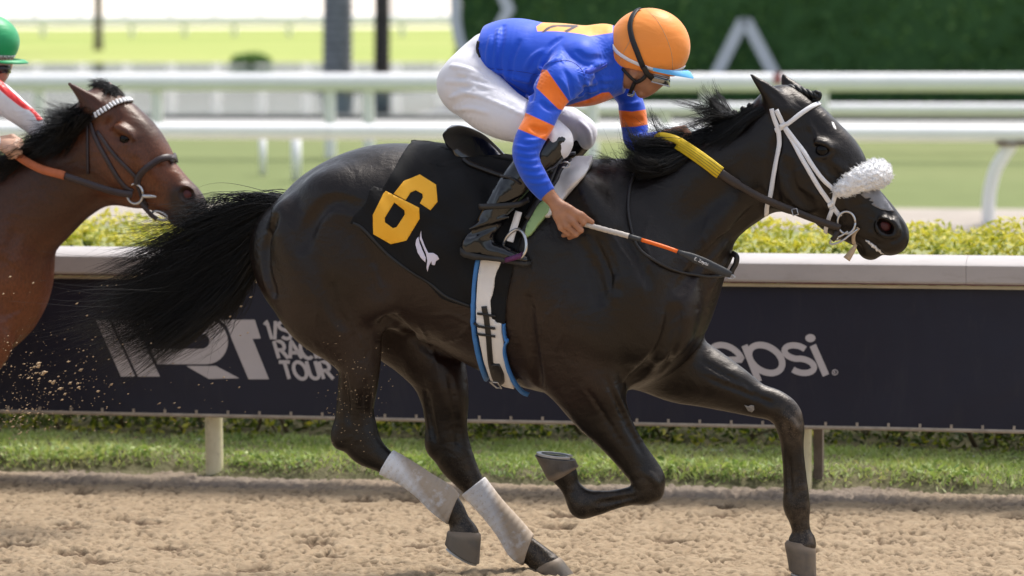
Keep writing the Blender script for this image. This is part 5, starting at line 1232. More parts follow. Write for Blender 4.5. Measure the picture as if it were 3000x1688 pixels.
fo = mesh_obj('lower_foliage', V, Fq, M_leaf, hedge, smooth=False); setp(fo, None, None, None, 'stuff'); attr(fo, 'tone', tn4)
mb = MB()
for s_ in range(150):
    u0 = a.uniform(-4.3, 4.3); v0 = VH+a.uniform(.1, .6); pts = [np.array([u0, v0, 0])]; d = np.array([a.normal()*.5, a.normal()*.15-.05, 1.0])
    for k in range(5): d = unit(d+a.normal(size=3)*.35+np.array([0, 0, .1])); pts.append(pts[-1]+d*.13)
    mb.tube(pts, np.linspace(.009, .003, 6)*a.uniform(.6, 1.4), 5)
for s_ in range(60):
    u0 = a.uniform(-4.3, 4.3); z0 = a.uniform(.2, .55); pts = [np.array([u0, VH+a.uniform(.0, .25), z0])]
    for k in range(4): pts.append(pts[-1]+np.array([a.choice([-1, 1])*.0+a.uniform(.05, .16)*(1 if s_ % 2 else -1), a.normal()*.03, a.normal()*.05]))
    mb.tube(pts, np.linspace(.006, .003, 5), 5)
br = mb.build('branches', M_twig, hedge); br['kind'] = 'stuff'
mb = MB(); pts = [np.array([u, VH-.06+.012*math.sin(u*3), .055]) for u in np.linspace(-4.4, 4.4, 60)]; mb.tube(pts, .016, 8)
setp(mb.build('irrigation_pipe', simple('pale_pipe', (.50, .54, .60), .5)), 'pale irrigation pipe lying at the foot of the hedge', 'pipe')
# ---- near rail: capped beam on cream posts, with the banner tied beneath it
M_beam = NB('weathered_rail_cap'); nn_ = M_beam.noise(5, 6, .65, (.35, 1, 1)); M_beam.set(M_beam.mix(M_beam.ramp(M_beam.noise(30, 4, .7, (.3, 1, 1)), [(.55, 0.0), (.8, .55)]), M_beam.ramp(nn_, [(.3, (.40, .372, .362)), (.7, (.51, .475, .458))]), (.30, .25, .22)), .42, spec=.4); M_beam.bump(nn_, .15, .004); M_beam = M_beam.m
M_maroon = simple('maroon_trim', (.10, .022, .028), .5, .15); M_creamtrim = simple('cream_trim', (.46, .38, .24), .5, .15)
q = NB('cream_paint'); c = q.ramp(q.noise(9, 6, .7, (1, 1, .4)), [(.35, (.60, .53, .33)), (.6, (.72, .65, .45))]); c = q.mix(q.ramp(q.noise(22, 5, .7, (1, 1, .5)), [(.58, 0.0), (.75, .8)]), c, (.26, .20, .12)); q.set(c, .55); q.bump(q.noise(40, 4), .2, .004); M_cream = q.m
rail = thing('rail', (0, VR, 0), 'grey capped track rail on cream posts carrying the dark banner', 'rail')
wt = HF.P(1500, 761, VR-.09)[2]; wb = HF.P(1500, 818, VR-.09)[2]; wk = HF.P(1500, 733, VR+.07)[2]
prof = [(-.085, wb), (-.09, wb+.008), (-.09, wt-.006), (-.084, wt), (-.045, wt+(wk-wt)*.55), (.0, wt+(wk-wt)*.85), (.05, wk), (.085, wk-.006), (.09, wb+.01), (.085, wb)]
ju = HF.P(2830, 790, VR-.09)[0]
for (ua, ub) in ((-9, -4.4), (-4.397, ju-.0006), (ju+.0006, 9)):
    mb = MB(); mb.loft([[np.array([u, VR+a_, b_]) for a_, b_ in prof] for u in (ua, ub)]); smooth_sharp(mb.build('beam', M_beam, rail), 30)
mb = MB(); mb.box((0, VR-.076, wb-.003), (18, .012, .0065)); mb.build('maroon_trim', M_maroon, rail, False)
mb = MB(); mb.box((0, VR-.070, wb-.0145), (18, .010, .012)); mb.build('cream_trim', M_creamtrim, rail, False)
for px_ in (628, 2352, -1110, 4080):
    u0 = HF.P(px_, 1330, VR+.03)[0]; mb = MB(); mb.tube([np.array([u0, VR+.03, -.02]), np.array([u0, VR+.03, .01]), np.array([u0, VR+.03, .4]), np.array([u0, VR+.03, wb])], [.042, .037, .0365, .0365], 20); smooth_sharp(mb.build('post', M_cream, rail), 40)
u0 = HF.P(2398, 1330, VR+.09)[0]; mb = MB(); mb.box((u0, VR+.10, .44), (.036, .07, .90))
setp(mb.build('wooden_post', simple('grey_timber', (.16, .125, .10), .85, .3, 14, .6, .004, 60, (3, 3, .4)), None, False), 'grey-brown timber post close behind the cream rail post', 'post')
# banner
VB0 = VR-.045
q = NB('banner_vinyl'); n1 = q.noise(2.2, 5, .6, (.6, 1, 1.4)); c = q.ramp(n1, [(.3, (.0105, .0120, .0270)), (.7, (.0150, .0168, .034))]); c = q.mix(q.ramp(q.noise(70, 5, .75, (.4, 1, 1)), [(.66, 0.0), (.82, .35)]), c, (.11, .10, .09)); q.set(c, .50, spec=.35)
c2 = q.mix(q.ramp(q.noise(5, 6, .7, (2.2, 1, .5), .5), [(.55, 0.0), (.85, .5)]), c, (.045, .044, .05)); q.set(c2)
b1 = q.bump(q.noise(1.6, 3, .5, (.9, 1, .7), .6), .55, .06); q.bump(q.noise(600, 2), .1, .0006, b1); M_ban = q.m
M_print = simple('pale_print', (.52, .49, .50), .55, .05, 8); M_hem = simple('tan_hem', (.40, .34, .27), .8, .2, 25)
banner = thing('banner', (0, VB0, .25), 'long dark navy banner with pale sponsor lettering hung below the rail', 'banner')
bt = wb-.022; b_bot = HF.P(1500, 1231, VB0)[2]
ug = np.linspace(-9, 9, 240); wg = np.linspace(b_bot, bt, 12)
def bv_off(u, w): t = (bt-w)/(bt-b_bot); return VB0-.018*t+.0045*math.sin(u*2.1)*t+.003*math.sin(u*5.3+2)*t
top = [[np.array([u, bv_off(u, w), w]) for w in wg] for u in ug]
mb = MB(); n_ = len(wg); Vt = [p for r_ in top for p in r_]; Vb_ = [p+np.array([0, .004, 0]) for p in Vt]; nv = len(Vt)
Fs = [(i*n_+j, (i+1)*n_+j, (i+1)*n_+j+1, i*n_+j+1) for i in range(len(ug)-1) for j in range(n_-1)]
mb.add(Vt+Vb_, Fs+[tuple(nv+x for x in f[::-1]) for f in Fs]); mb.build('sheet', M_ban, banner)
mb = MB(); mb.loft([[np.array([u, bv_off(u, b_bot)+a_, b_bot+b_]) for a_, b_ in ((-.003, -.011), (-.003, .004), (.006, .004), (.006, -.011))] for u in ug]); mb.build('hem', M_hem, banner)
for k in range(-30, 60):
    u = HF.P(1960+92*k, 1240, VB0)[0]
    if abs(u) < 4.2: mb = MB(); mb.box((u, bv_off(u, b_bot+.008)-.002, b_bot+.011), (.010, .004, .016)); mb.build('tie', M_hem, banner, False)
# lettering, flat print on the sheet
def on_banner(x, y):
    p = HF.P(x, y, VB0-.01); return np.array([p[0], bv_off(p[0], p[2])-.0022, p[2]])
def stroke(mb, pts, wd, closed=False, step=7):
    """constant-width line in photo-sized units -> mesh on the banner"""
    p = np.array(pts, float); k = len(p)
    if closed: t = np.roll(p, -1, 0)-np.roll(p, 1, 0)
    else: t = np.gradient(p, axis=0)
    t /= np.linalg.norm(t, axis=1)[:, None]+1e-9; n_ = np.stack([-t[:, 1], t[:, 0]], 1)*wd/2
    V = [on_banner(*q_) for q_ in np.concatenate([p+n_, p-n_])]
    Fs = [(i, (i+1) % k, k+(i+1) % k, k+i) for i in range(k if closed else k-1)]
    mb.add(V, Fs)
def fillp(mb, poly, holes=()):
    V2, F2 = tri_poly(poly, holes, 14, False); mb.add([on_banner(*p) for p in V2], F2)
def arc(cx, cy, rx, ry, a0, a1, n=22): return [(cx+rx*math.cos(math.radians(a)), cy+ry*math.sin(math.radians(a))) for a in np.linspace(a0, a1, n)]
def sk(pts, x0, y0, s_, sh): return [(x0+s_*x+sh*(s_*(y)), y0+s_*y) for x, y in pts]     # x right, y down, skewed
GL = {  # stroke letters in a unit box, baseline y=0, cap height y=-1
 '1': [[(.02, -.80), (.20, -1), (.20, 0)]], '/': [[(.0, .02), (.34, -1.02)]], 'S': [arc(.30, -.745, .25, .215, -25, -270, 18)+arc(.30, -.265, .27, .235, -90, 150, 18)],
 'T': [[(.0, -.95), (.62, -.95)], [(.31, -.95), (.31, 0)]], 'R': [[(.06, 0), (.06, -.95), (.34, -.95)]+arc(.34, -.71, .22, .24, -90, 90, 14)+[(.06, -.47)], [(.32, -.47), (.60, 0)]],
 'A': [[(.0, 0), (.33, -1), (.66, 0)], [(.12, -.32), (.54, -.32)]], 'C': [arc(.36, -.475, .32, .475, -48, -312, 26)], 'I': [[(.06, 0), (.06, -1)]], 'N': [[(.06, 0), (.06, -1), (.56, 0), (.56, -1)]],
 'G': [arc(.36, -.475, .32, .475, -48, -330, 26)+[(.66, -.42), (.40, -.42)]], 'O': [arc(.38, -.475, .34, .475, 0, 360, 34)], 'U': [[(.06, -1), (.06, -.30)]+arc(.31, -.28, .25, .26, 180, 0, 16)[::1][0:0]+arc(.31, -.28, .25, .27, 180, 0, 16)+[(.56, -1)]],
 'E': [[(.52, -.95), (.06, -.95), (.06, -.03), (.54, -.03)], [(.06, -.5), (.48, -.5)]]}
ADV = {'1': .36, '/': .40, 'S': .66, 'T': .68, 'R': .70, 'A': .70, 'C': .74, 'I': .22, 'N': .70, 'G': .80, 'O': .82, 'U': .70, ' ': .35, 'E': .64}
def word(name, txt, x0, y0, size, sh, wd):
    mb = MB(); x = 0
    for ch_ in txt:
        for ln in GL.get(ch_, []):
            ln = densify(ln, .12, False) if len(ln) < 8 else ln
            if ch_ == 'U': ln = [(a_, -b_ if False else b_) for a_, b_ in ln]
            stroke(mb, sk([(x+a_, b_) for a_, b_ in ln], x0, y0, size, sh), wd)
        x += ADV[ch_]
    return mb.build(name, M_print, banner, False)
GL['U'] = [[(.06, -1), (.06, -.30)]+[(.31-.25*math.cos(math.radians(a_)), -.30+.28*math.sin(math.radians(a_))) for a_ in np.linspace(8, 172, 14)]+[(.56, -.30), (.56, -1)]]
word('lettering', '1/ST', 786, 994, 52, .30, 10); word('lettering', 'RACING', 814, 1050, 52, .30, 10.5); word('lettering', 'TOUR', 832, 1110, 52, .30, 10.5)
mb = MB(); fillp(mb, [(280, 937), (318, 937), (397, 1103), (355, 1103)]); fillp(mb, [(326, 937), (388, 937), (470, 1103), (405, 1103)])
bowl = [(398, 937), (600, 937)]+arc(606, 1002, 62, 65, -80, 90, 14)+[(462, 1067), (440, 1022)]+[(590, 1022)]+arc(592, 1000, 22, 22, 80, -80, 8)+[(420, 978)]
fillp(mb, bowl); fillp(mb, [(546, 1072), (633, 1072), (702, 1108), (613, 1110)])
fillp(mb, [(640, 937), (746, 937), (764, 992), (740, 993), (789, 1111), (729, 1111), (680, 997), (672, 975), (664, 955)])
mb.build('emblem', M_print, banner, False)
mb = MB(); kx = .40; cy = 1052
def skp(l, cx, cyy): return [(x+kx*(y-cyy), y) for x, y in l]
for cx0 in (2012, 2243):           # letters p
    stroke(mb, skp(arc(cx0, cy, 46, 41, 0, 360, 36), cx0, cy), 19, True); stroke(mb, skp([(cx0-46, 1012), (cx0-46, 1118)], cx0, cy), 19)
cx0 = 2128; stroke(mb, skp([(cx0-44, cy+2), (cx0+44, cy+2)]+arc(cx0, cy, 45, 41, 0, -300, 34), cx0, cy), 18)
cx0 = 2340; stroke(mb, skp(arc(cx0, cy-20, 33, 20, -25, -265, 16)+arc(cx0+1, cy+20, 35, 21, -95, 150, 16), cx0, cy), 18)
stroke(mb, [(2381, 1012), (2420, 1100)], 20); fillp(mb, arc(2374, 991, 15, 12, 0, 345, 18)); stroke(mb, arc(2446, 1091, 8, 7.5, 0, 360, 18), 2.5); stroke(mb, [(2443, 1095), (2443, 1087), (2448, 1088), (2444, 1091), (2449, 1095)], 2)
mb.build('lettering', M_print, banner, False)
# ---- turf course, lake, infield
sheet('path', gv(665), gv(600), -.004, simple('grey_sand_path', (.36, .32, .28), .95, .12, 1.5, .5, .02, 30), 'grey sandy path')
sheet('turf', gv(600), gv(372), -.004, grassmat('turf_course', (.145, .185, .068), (.20, .235, .098), (.25, .265, .125), .22), 'mown turf course')
sheet('service_path', gv(372), gv(352), -.004, simple('pale_service_path', (.55, .55, .54), .9, .08, 1, .2, .02), 'pale strip of service path')
mb = MB(); mb.box((0, (gv(352)+gv(344))/2, .012), (300, gv(344)-gv(352), .05)); setp(mb.build('kerb', simple('dark_edging', (.05, .055, .05), .8), None, False), 'dark edging along the lake shore', None, None, 'structure')
sheet('shore', gv(344), gv(296), .008, simple('pale_shore', (.50, .50, .48), .9, .1, 1), 'pale shore under the hedge wall', u0=HF.P(1325, 300, gv(309))[0])
q = NB('lake_water'); q.set((.05, .08, .10), .08, spec=.6, ior=1.33); q.bump(q.noise(2.2, 4, .6, (.35, 1, 1)), .12, .05)
sheet('lake', gv(344), gv(184), .004, q.m, 'infield lake')
sheet('infield_grass', gv(184), gv(80), -.004, grassmat('striped_infield', (.25, .35, .08), (.40, .44, .14), (.50, .49, .21), .16), 'far infield grass in yellow and green stripes')  # green and dry yellow grass in noise bands
sheet('far_track', gv(80), 260, -.004, simple('far_pale_sand', (.80, .72, .62), .95, .06, .4), 'far pale sand track')
M_wrail = simple('white_rail_paint', (.90, .90, .91), .35, .04, 3, .05, .002)
def tube_rail(name, label, v, y, r, posts, pr, ybase=None, extra=()):
    t_ = thing(name, (0, v, 0), label, 'rail'); z = HF.P(1500, y, v)[2]
    for (ua, ub) in (((-60, -4.3), (-4.295, 7.6), (7.605, 60)) if not extra else extra):
        mb = MB(); mb.tube([np.array([u, v, z]) for u in np.linspace(ua, ub, 6)], r, 16); smooth_sharp(mb.build('beam', M_wrail, t_), 40)
    for x in posts:
        u0 = HF.P(x, 300 if y < 300 else y+40, v+.05)[0]; mb = MB(); mb.tube([np.array([u0, v+.05, 0]), np.array([u0, v+.05, z])], pr, 12); smooth_sharp(mb.build('post', M_wrail, t_), 40)
    return t_, z
VG = HF.G(2895, 656)[1]
tg_, zg = tube_rail('running_rail', 'low white running rail on curved gooseneck posts beside the turf', VG, 388, .062, [], .05)
for xb in (2895, 5290, -1960):
    d = HF.P(2960, 400, VG)[0]-HF.P(2890, 656, VG)[0]; u0 = HF.P(xb, 656, VG)[0]
    mb = MB(); zz = [0, .14, .28, .42, .54, .60, zg]; uu__ = [-.0, .000, .015, .055, .125, .165, .195]
    mb.tube(cr(np.array([[u0+a_, VG+.05-.04*(b_/zg), b_] for a_, b_ in zip(uu__, zz)]), 4), .052, 14); smooth_sharp(mb.build('post', M_wrail, tg_), 40)
    mb = MB(); mb.box((u0+.19, VG-.01, zg-.075), (.26, .11, .03)); mb.build('bracket', simple('rusty_bracket', (.22, .16, .13), .7, .2), tg_, False)
for x, yb in ((770, 512), (868, 530)):
    vb = HF.G(x, yb)[1]; u0 = HF.P(x, 470, vb)[0]; zt = HF.P(x, 402, vb)[2]; mb = MB(); mb.tube([np.array([u0, vb, 0]), np.array([u0, vb, zt])], .034 if x < 800 else .048, 12); o = mb.build('marker_post', M_wrail)
    setp(o, 'slim short white post on the turf, left of its wider neighbour' if x < 800 else 'wider short white post on the turf behind the rump of the black horse', 'post', 'short white posts on the turf')
VBR = HF.G(966, 462)[1]
tube_rail('boundary_rail', 'thick white boundary rail along the far side of the turf', VBR, 241, .090, [115, 460, 966, 1080, 1735, 2070, 2410], .060)
tube_rail('lower_rail', 'lower white rail set behind the thick boundary rail', VBR+1.2, 318, .062, [1740, 1950], .052, extra=((HF.P(1345, 318, VBR)[0], 7.6), (7.605, 60)))
mb = MB(); p = HF.P(2278, 230, VBR-.09); mb.box(p, (.075, .02, .11)); setp(mb.build('rail_marker', simple('pink_red_marker', (.42, .12, .13), .6), None, False), 'small pink-red marker fixed to the thick white rail', 'marker')
VF = HF.G(1500, 104)[1]
tf, zf = tube_rail('distant_rail', 'distant white rail at the edge of the far sand track', VF, 58, .115, [130, 390, 545, 690, 850, 1010, 1180], .05)
VF2 = VF+14
tf2 = thing('outer_fence', (0, VF2, 0), 'tall white fence of slim posts beyond the distant rail', 'fence')
for x in range(-70, 1500, 132):
    u0 = HF.P(x+40, 20, VF2)[0]; mb = MB(); mb.tube([np.array([u0, VF2, 0]), np.array([u0, VF2, 2.6])], .11, 10); mb.build('post', M_wrail, tf2)
mb = MB(); mb.tube([np.array([-60, VF2-.1, 2.5]), np.array([60, VF2-.1, 2.5])], .1, 10); mb.build('beam', M_wrail, tf2)
p = HF.G(1050, 264); mb = MB(); mb.loft([[np.array([p[0]+r_*1.5*math.cos(a), p[1]+r_*.5*math.sin(a), z_]) for a in np.linspace(0, 2*math.pi, 20, endpoint=False)] for r_, z_ in ((.62, -.01), (.55, .03), (.4, .05))]); setp(mb.build('islet', M_soil), 'grassy islet under the palms', None, None, 'structure')
# ---- palms: ringed trunk and a crown of arching fronds
def palm(x, yb, w0, w1, H_, col, label, seed, fr_len=2.6):
    g0 = HF.G(x, yb); r = np.random.default_rng(seed); t_ = thing('palm_tree', (g0[0], g0[1], 0), label, 'palm tree', 'palms in the infield')
    q = NB('palm_bark'); rg = q.math('SINE', q.math('MULTIPLY', q.n('ShaderNodeSeparateXYZ').outputs[2], 60.0)); sx = q.t.nodes['Separate XYZ']; q.l(q.co(), sx.inputs[0])
    q.set(q.ramp(q.noise(7, 5, .6, (1, 1, .6)), [(.3, tuple(c*.7 for c in col)), (.7, tuple(c*1.15 for c in col))]), .9); q.bump(rg, .5, .03)
    zs = np.linspace(0, H_, 26); rad = np.interp(zs/H_, [0, .04, .12, .5, 1], [w0*1.2, w0*1.02, w0, (w0+w1)/2, w1])/2
    mb = MB(); mb.tube([np.array([g0[0]+.03*math.sin(z_*.7), g0[1], z_-.05]) for z_ in zs], rad, 18); mb.build('trunk', q.m, t_)
    mb = MB()
    for k in range(18):
        az = k*2.4+r.normal()*.2; el = r.uniform(-.2, 1.1); L = fr_len*r.uniform(.8, 1.1); p = np.array([g0[0], g0[1], H_-.1]); d = np.array([math.cos(az)*math.cos(el), math.sin(az)*math.cos(el), math.sin(el)]); mid_ = [p]
        for s_ in range(12): d = unit(d+np.array([0, 0, -.13])); p = p+d*L/12; mid_.append(p)
        mb.tube(mid_, np.linspace(.03, .006, 13), 5)
        for s_ in range(2, 13):
            for sg in (-1, 1):
                dr = unit(np.cross(mid_[s_]-mid_[s_-1], [0, 0, 1])); l_ = .55*math.sin(math.pi*(s_/14))+.12; a_ = mid_[s_]; b_ = a_+sg*dr*l_+np.array([0, 0, -.2*l_])+(mid_[s_]-mid_[s_-1])*1.2; e_ = unit(mid_[s_]-mid_[s_-1])*.03
                mb.add([a_-e_, a_+e_, b_], [(0, 1, 2)])
    mb.build('crown', simple('palm_frond', (.05, .10, .025), .6, .3), t_)
palm(988, 264, .42, .33, 9.5, (.30, .30, .31), 'thick pale grey palm trunk standing by the lake', 1)
palm(1118, 264, .225, .18, 8.0, (.085, .07, .062), 'slim dark brown palm trunk right of the thick grey one', 2)
palm(288, 147, .17, .15, 7.5, (.20, .17, .15), 'thin palm trunk far away on the infield grass at left', 3, 2.0)
p = HF.G(735, 193); b = np.random.default_rng(4); n_ = 1400; d = b.normal(size=(n_, 3)); d /= np.linalg.norm(d, axis=1)[:, None]; d *= b.random(n_)[:, None]**.3
V, Fq, tn = leaves(n_, p+np.array([0, 0, .06])+np.abs(d)*np.array([0, 0, .15])+d*np.array([.36, .3, 0])*np.clip(1-d[:, 2:]*.2, .4, 1), b.uniform(.08, .14, n_), np.clip(.8+.2*b.normal(size=n_), 0, 1), 8)
bs_ = thing('bush', p, 'low dark green bush on the far lake shore', 'bush'); o = mesh_obj('foliage', V, Fq, M_darkleaf, bs_, smooth=False); attr(o, 'tone', tn); o['kind'] = 'stuff'
mb = MB()
for k in range(5): mb.tube([p, p+np.array([.15*math.cos(k*1.3), .1*math.sin(k*1.3), .18])], [.02, .008], 5)
mb.build('stem', M_twig, bs_)
# ---- tall clipped hedge wall with pale zigzag strips
VW = HF.G(1500, 309)[1]; ul = HF.P(1337, 30, VW)[0]; ur = ul+26; HW = 4.6
hwall = thing('hedge_wall', ((ul+ur)/2, VW, 0), 'tall dark green hedge wall with pale zigzag strips across it', 'hedge')
mb = MB(); mb.box(((ul+ur)/2, VW+.55, HW/2), (ur-ul-.1, .9, HW-.1)); mb.build('core', simple('hedge_core', (.04, .10, .03), 1.0), hwall, False)
b = np.random.default_rng(14); n_ = 17000
hu = b.uniform(ul, ur, n_); hz = b.uniform(0, HW, n_); hv = VW+b.uniform(-.03, .10, n_)+.05*np.sin(hu*2.1)*np.sin(hz*3)
sid = b.random(n_) < .05; hu = np.where(sid, ul+b.uniform(-.05, .05, n_), hu); hv = np.where(sid, VW+b.uniform(0, 1, n_), hv)
tn = np.clip(.42+.16*np.sin(hu*1.1+hz)+.14*np.sin(hu*2.7-hz*2.2)+.22*b.normal(size=n_), 0, 1)
V, Fq, tn = leaves(n_, np.stack([hu, hv, hz], 1), b.uniform(.09, .17, n_), tn, 15, .1); o = mesh_obj('foliage', V, Fq, M_darkleaf, hwall, smooth=False); attr(o, 'tone', tn); o['kind'] = 'stuff'
M_strip = simple('pale_strip', (.52, .55, .60), .6, .05)
def strip(pts, wd=.135):
    mb = MB(); P3 = [HF.P(x, y, VW-.10) for x, y in pts]; mb.loft([[p+np.array([wd/2, 0, 0]), p+np.array([wd/2, -.04, 0]), p+np.array([-wd/2, -.04, 0]), p+np.array([-wd/2, 0, 0])] for p in P3]); mb.build('strip', M_strip, hwall, False)
strip([(1334, -200), (1336, 60), (1345, 110), (1378, 190), (1440, 300)]); strip([(1420, -140), (1462, -40), (1492, 28), (1466, 72), (1410, 190)], .16)
strip([(2098, 220), (2182, 52), (2272, 225)], .17); strip([(2470, -200), (2600, -420)], .17); strip([(2730, -330), (2650, -440)], .17)
# ---- sand thrown up by the hooves
r = np.random.default_rng(31); mb = MB()
ico = [(0, 0, 1), (.9, 0, .3), (.25, .85, .3), (-.75, .5, .3), (-.7, -.55, .3), (.3, -.85, .3), (0, 0, -.8)]; icf = [(0, 1, 2), (0, 2, 3), (0, 3, 4), (0, 4, 5), (0, 5, 1), (6, 2, 1), (6, 3, 2), (6, 4, 3), (6, 5, 4), (6, 1, 5)]
def clod(x, y, v, s_):
    c = HF.P(x, y, v); an = r.uniform(.1, .6); R_ = np.array([[math.cos(an), 0, math.sin(an)], [0, 1, 0], [-math.sin(an), 0, math.cos(an)]])
    mb.add([c+R_.T @ (np.array(p)*s_*np.array([1.5, .8, .75])*r.uniform(.7, 1.2, 3)) for p in ico], icf)
for k in range(430):
    t = r.random()**.8; x = 470*(1-t)**1.0*r.random()**.7+r.normal()*25; y = 960+330*r.random()**.75+ (-.20*x if r.random() < .5 else 0); y = max(y, 860+x*.12) if x > 60 else y
    clod(x, min(y, 1385), r.uniform(-.15, .6), r.choice([.0014, .0021, .0030, .0042, .0065], p=[.38, .34, .18, .08, .02]))
for k in range(150): clod(r.uniform(0, 760), r.uniform(820, 1330), r.uniform(-.2, .6), r.choice([.0015, .0025, .004]))
for k in range(170): clod(r.normal(1040, 55), r.normal(1160, 85), r.uniform(-.32, -.22), r.choice([.0012, .0018, .0026]))
for k in range(18): clod(r.uniform(60, 240), r.uniform(1020, 1160), r.uniform(0, .5), r.uniform(.005, .010))
for (x, y) in ((30, 812), (98, 830), (10, 862), (735, 871), (706, 898), (675, 928), (468, 1182), (525, 1195), (225, 890), (255, 925)): clod(x, y, -.1, .0055)
for k in range(90): clod(r.uniform(900, 1100), r.uniform(1620, 1690) , 0, r.uniform(.004, .010)) if False else None
setp(mb.build('flying_sand', simple('flung_sand', (.40, .29, .18), .95, .25, 60), None, False), 'grains and clods of sand thrown up behind the galloping horse', 'sand', None, 'stuff')
# ================================================================== SECOND HORSE AND RIDER (entering at left, cut by the frame)
_d = HF.R.T @ HF.ray(430, 450); _q = CPOS+_d/np.dot(_d, _fw)*13.15
F2 = Frame(_q[0], _q[1], math.radians(19)); P2 = F2.P
h2 = thing('horse', (0, 0, 0), 'bay racehorse with dark bridle and white beaded browband behind the black horse', 'horse', fr=F2)
ul_ = P2(-1500, 700, 0)[0]
G2 = Field((-2.05, -.42, -.05), (.42, .42, 1.95), .0085, F2)
T_ = [(.0)]
G2.tube([(0, 640, -75, 1000, .16, 0), (-70, 560, -130, 1060, .21, 0), (-180, 520, -210, 1110, .24, 0), (-320, 520, -340, 1130, .262, 0), (-490, 520, -500, 1130, .27, 0), (-680, 500, -690, 1130, .265, 0), (-880, 480, -890, 1070, .265, 0), (-1050, 520, -1060, 1060, .25, 0), (-1180, 640, -1180, 960, .17, 0)], .03, expn=2.2)
G2.tube([(-150, 510, -10, 960, .17, 0), (-40, 485, 72, 810, .14, 0), (50, 442, 150, 728, .118, 0), (134, 398, 215, 662, .10, 0), (205, 358, 282, 612, .095, 0), (258, 325, 320, 560, .085, 0)], .06, expn=2.2)
G2.tube([(336, 272, 250, 372, .065, 0), (388, 300, 258, 460, .088, 0), (440, 345, 280, 545, .102, 0), (474, 396, 322, 582, .100, 0), (486, 442, 385, 594, .082, 0), (512, 478, 432, 612, .068, 0), (545, 515, 470, 630, .060, 0), (574, 545, 505, 645, .058, 0), (588, 575, 540, 655, .056, 0)], .05, expn=2.3)
G2.ell(P2(560, 612, 0), (.055, .052, .046), math.radians(-55), .02); G2.ell(P2(525, 640, 0), (.042, .038, .034), math.radians(-20), .012)
for sg in (-1, 1):
    G2.ell(P2(330, 480, sg*.075), (.12, .036, .10), math.radians(-60), .03)
    G2.ell(P2(356, 378, sg*.096), (.040, .020, .016), math.radians(-25), .022); G2.ell(P2(365, 406, sg*.104), (.027, .014, .018), math.radians(-15), .012, 'sub')
    G2.cap([P2(352, 390, sg*.099), P2(370, 392, sg*.100), P2(388, 404, sg*.096)], [.006, .009, .006], .010); G2.cap([P2(352, 420, sg*.098), P2(368, 424, sg*.098), P2(384, 416, sg*.095)], [.006, .007, .005], .010)
    G2.cap([P2(395, 450, sg*.084), P2(425, 485, sg*.070), P2(455, 525, sg*.056)], [.013, .012, .006], .03)
    G2.ell(P2(543, 570, sg*.046), (.044, .024, .038), math.radians(-35), .012); G2.ell(P2(546, 570, sg*.068), (.033, .036, .027), math.radians(-35), .008, 'sub')
    G2.ell(P2(330, 352, sg*.086), (.018, .012, .032), math.radians(-30), .02, 'sub')
G2.cap([P2(478, 600, -.074), P2(515, 615, -.070), P2(545, 645, -.06)], .007, .006, 'sub')
G2.tube([(292, 330, 34, .034, -.062), (268, 305, 28, .026, -.066), (240, 278, 18, .018, -.070), (218, 258, 10, .012, -.072), (200, 244, 4, .006, -.072)], .025); G2.cap([P2(300, 318, -.10), P2(270, 294, -.098), P2(238, 268, -.09)], [.013, .014, .007], .008, 'sub')
G2.tube([(345, 305, 30, .03, .062), (335, 280, 24, .022, .066), (326, 260, 14, .014, .070), (319, 243, 5, .007, .072)], .02)
G2.cap([P2(40, 690, -.15), P2(0, 800, -.19), P2(-30, 900, -.20)], .014, .04, 'sub'); G2.ell(P2(-60, 900, -.08), (.10, .09, .14), 0, .05); G2.cap([P2(205, 620, -.125), P2(160, 700, -.15), P2(110, 770, -.17)], .012, .04, 'sub')
# legs, all outside the picture
for (st__, sg) in (([(-70, 1000, 110, .09), (-120, 1100, 85, .07), (-170, 1190, 60, .055), (-200, 1260, 48, .045), (-205, 1310, 44, .042), (-290, 1350, 30, .030), (-370, 1385, 36, .034), (-400, 1350, 28, .03)], -.125), ([(-120, 1010, 110, .09), (-160, 1130, 85, .07), (-140, 1230, 56, .05), (-120, 1300, 46, .045), (-150, 1370, 32, .03), (-210, 1420, 34, .033), (-250, 1400, 30, .03)], .125),
                   ([(-1040, 760, 150, .12), (-1010, 920, 130, .11), (-1010, 1060, 85, .07), (-1050, 1180, 60, .05), (-1080, 1270, 54, .045), (-1040, 1340, 36, .034), (-990, 1420, 36, .034), (-960, 1470, 30, .03)], -.13), ([(-1100, 780, 140, .11), (-1140, 920, 110, .10), (-1170, 1050, 76, .06), (-1220, 1160, 56, .046), (-1260, 1230, 50, .045), (-1240, 1320, 34, .033), (-1210, 1400, 34, .033), (-1180, 1440, 30, .03)], .13)):
    G2.tube([(x, y, w_, l_, sg) for x, y, w_, l_ in st__], .045)
V2_, Fq2 = G2.mesh(2); del G2
b2_ = mesh_obj('body', V2_, Fq2, M_coat2, h2, fr=F2); H2S = Surf(V2_, Fq2, F2)
def bl2(x, y, r): p = P2(x, y, 0); return np.exp(-((V2_[:, 0]-p[0])**2+(V2_[:, 2]-p[2])**2)/r**2)
mzz = np.clip(1.3*bl2(575, 640, .10)+bl2(545, 570, .05), 0, 1); attr(b2_, 'leg', np.clip(mzz*.9+np.clip((.6-V2_[:, 2])/.2, 0, 1)+.65*bl2(450, 370, .10)+.5*np.clip(bl2(150, 480, .25), 0, 1), 0, 1))
attr(b2_, 'warm', np.clip(bl2(430, 480, .13)+bl2(40, 960, .22)*1.2+bl2(500, 530, .10)+bl2(360, 400, .08)*.7+.32, 0, 1)); attr(b2_, 'dust', np.clip((.4-V2_[:, 2])/.4, 0, 1)*.6)
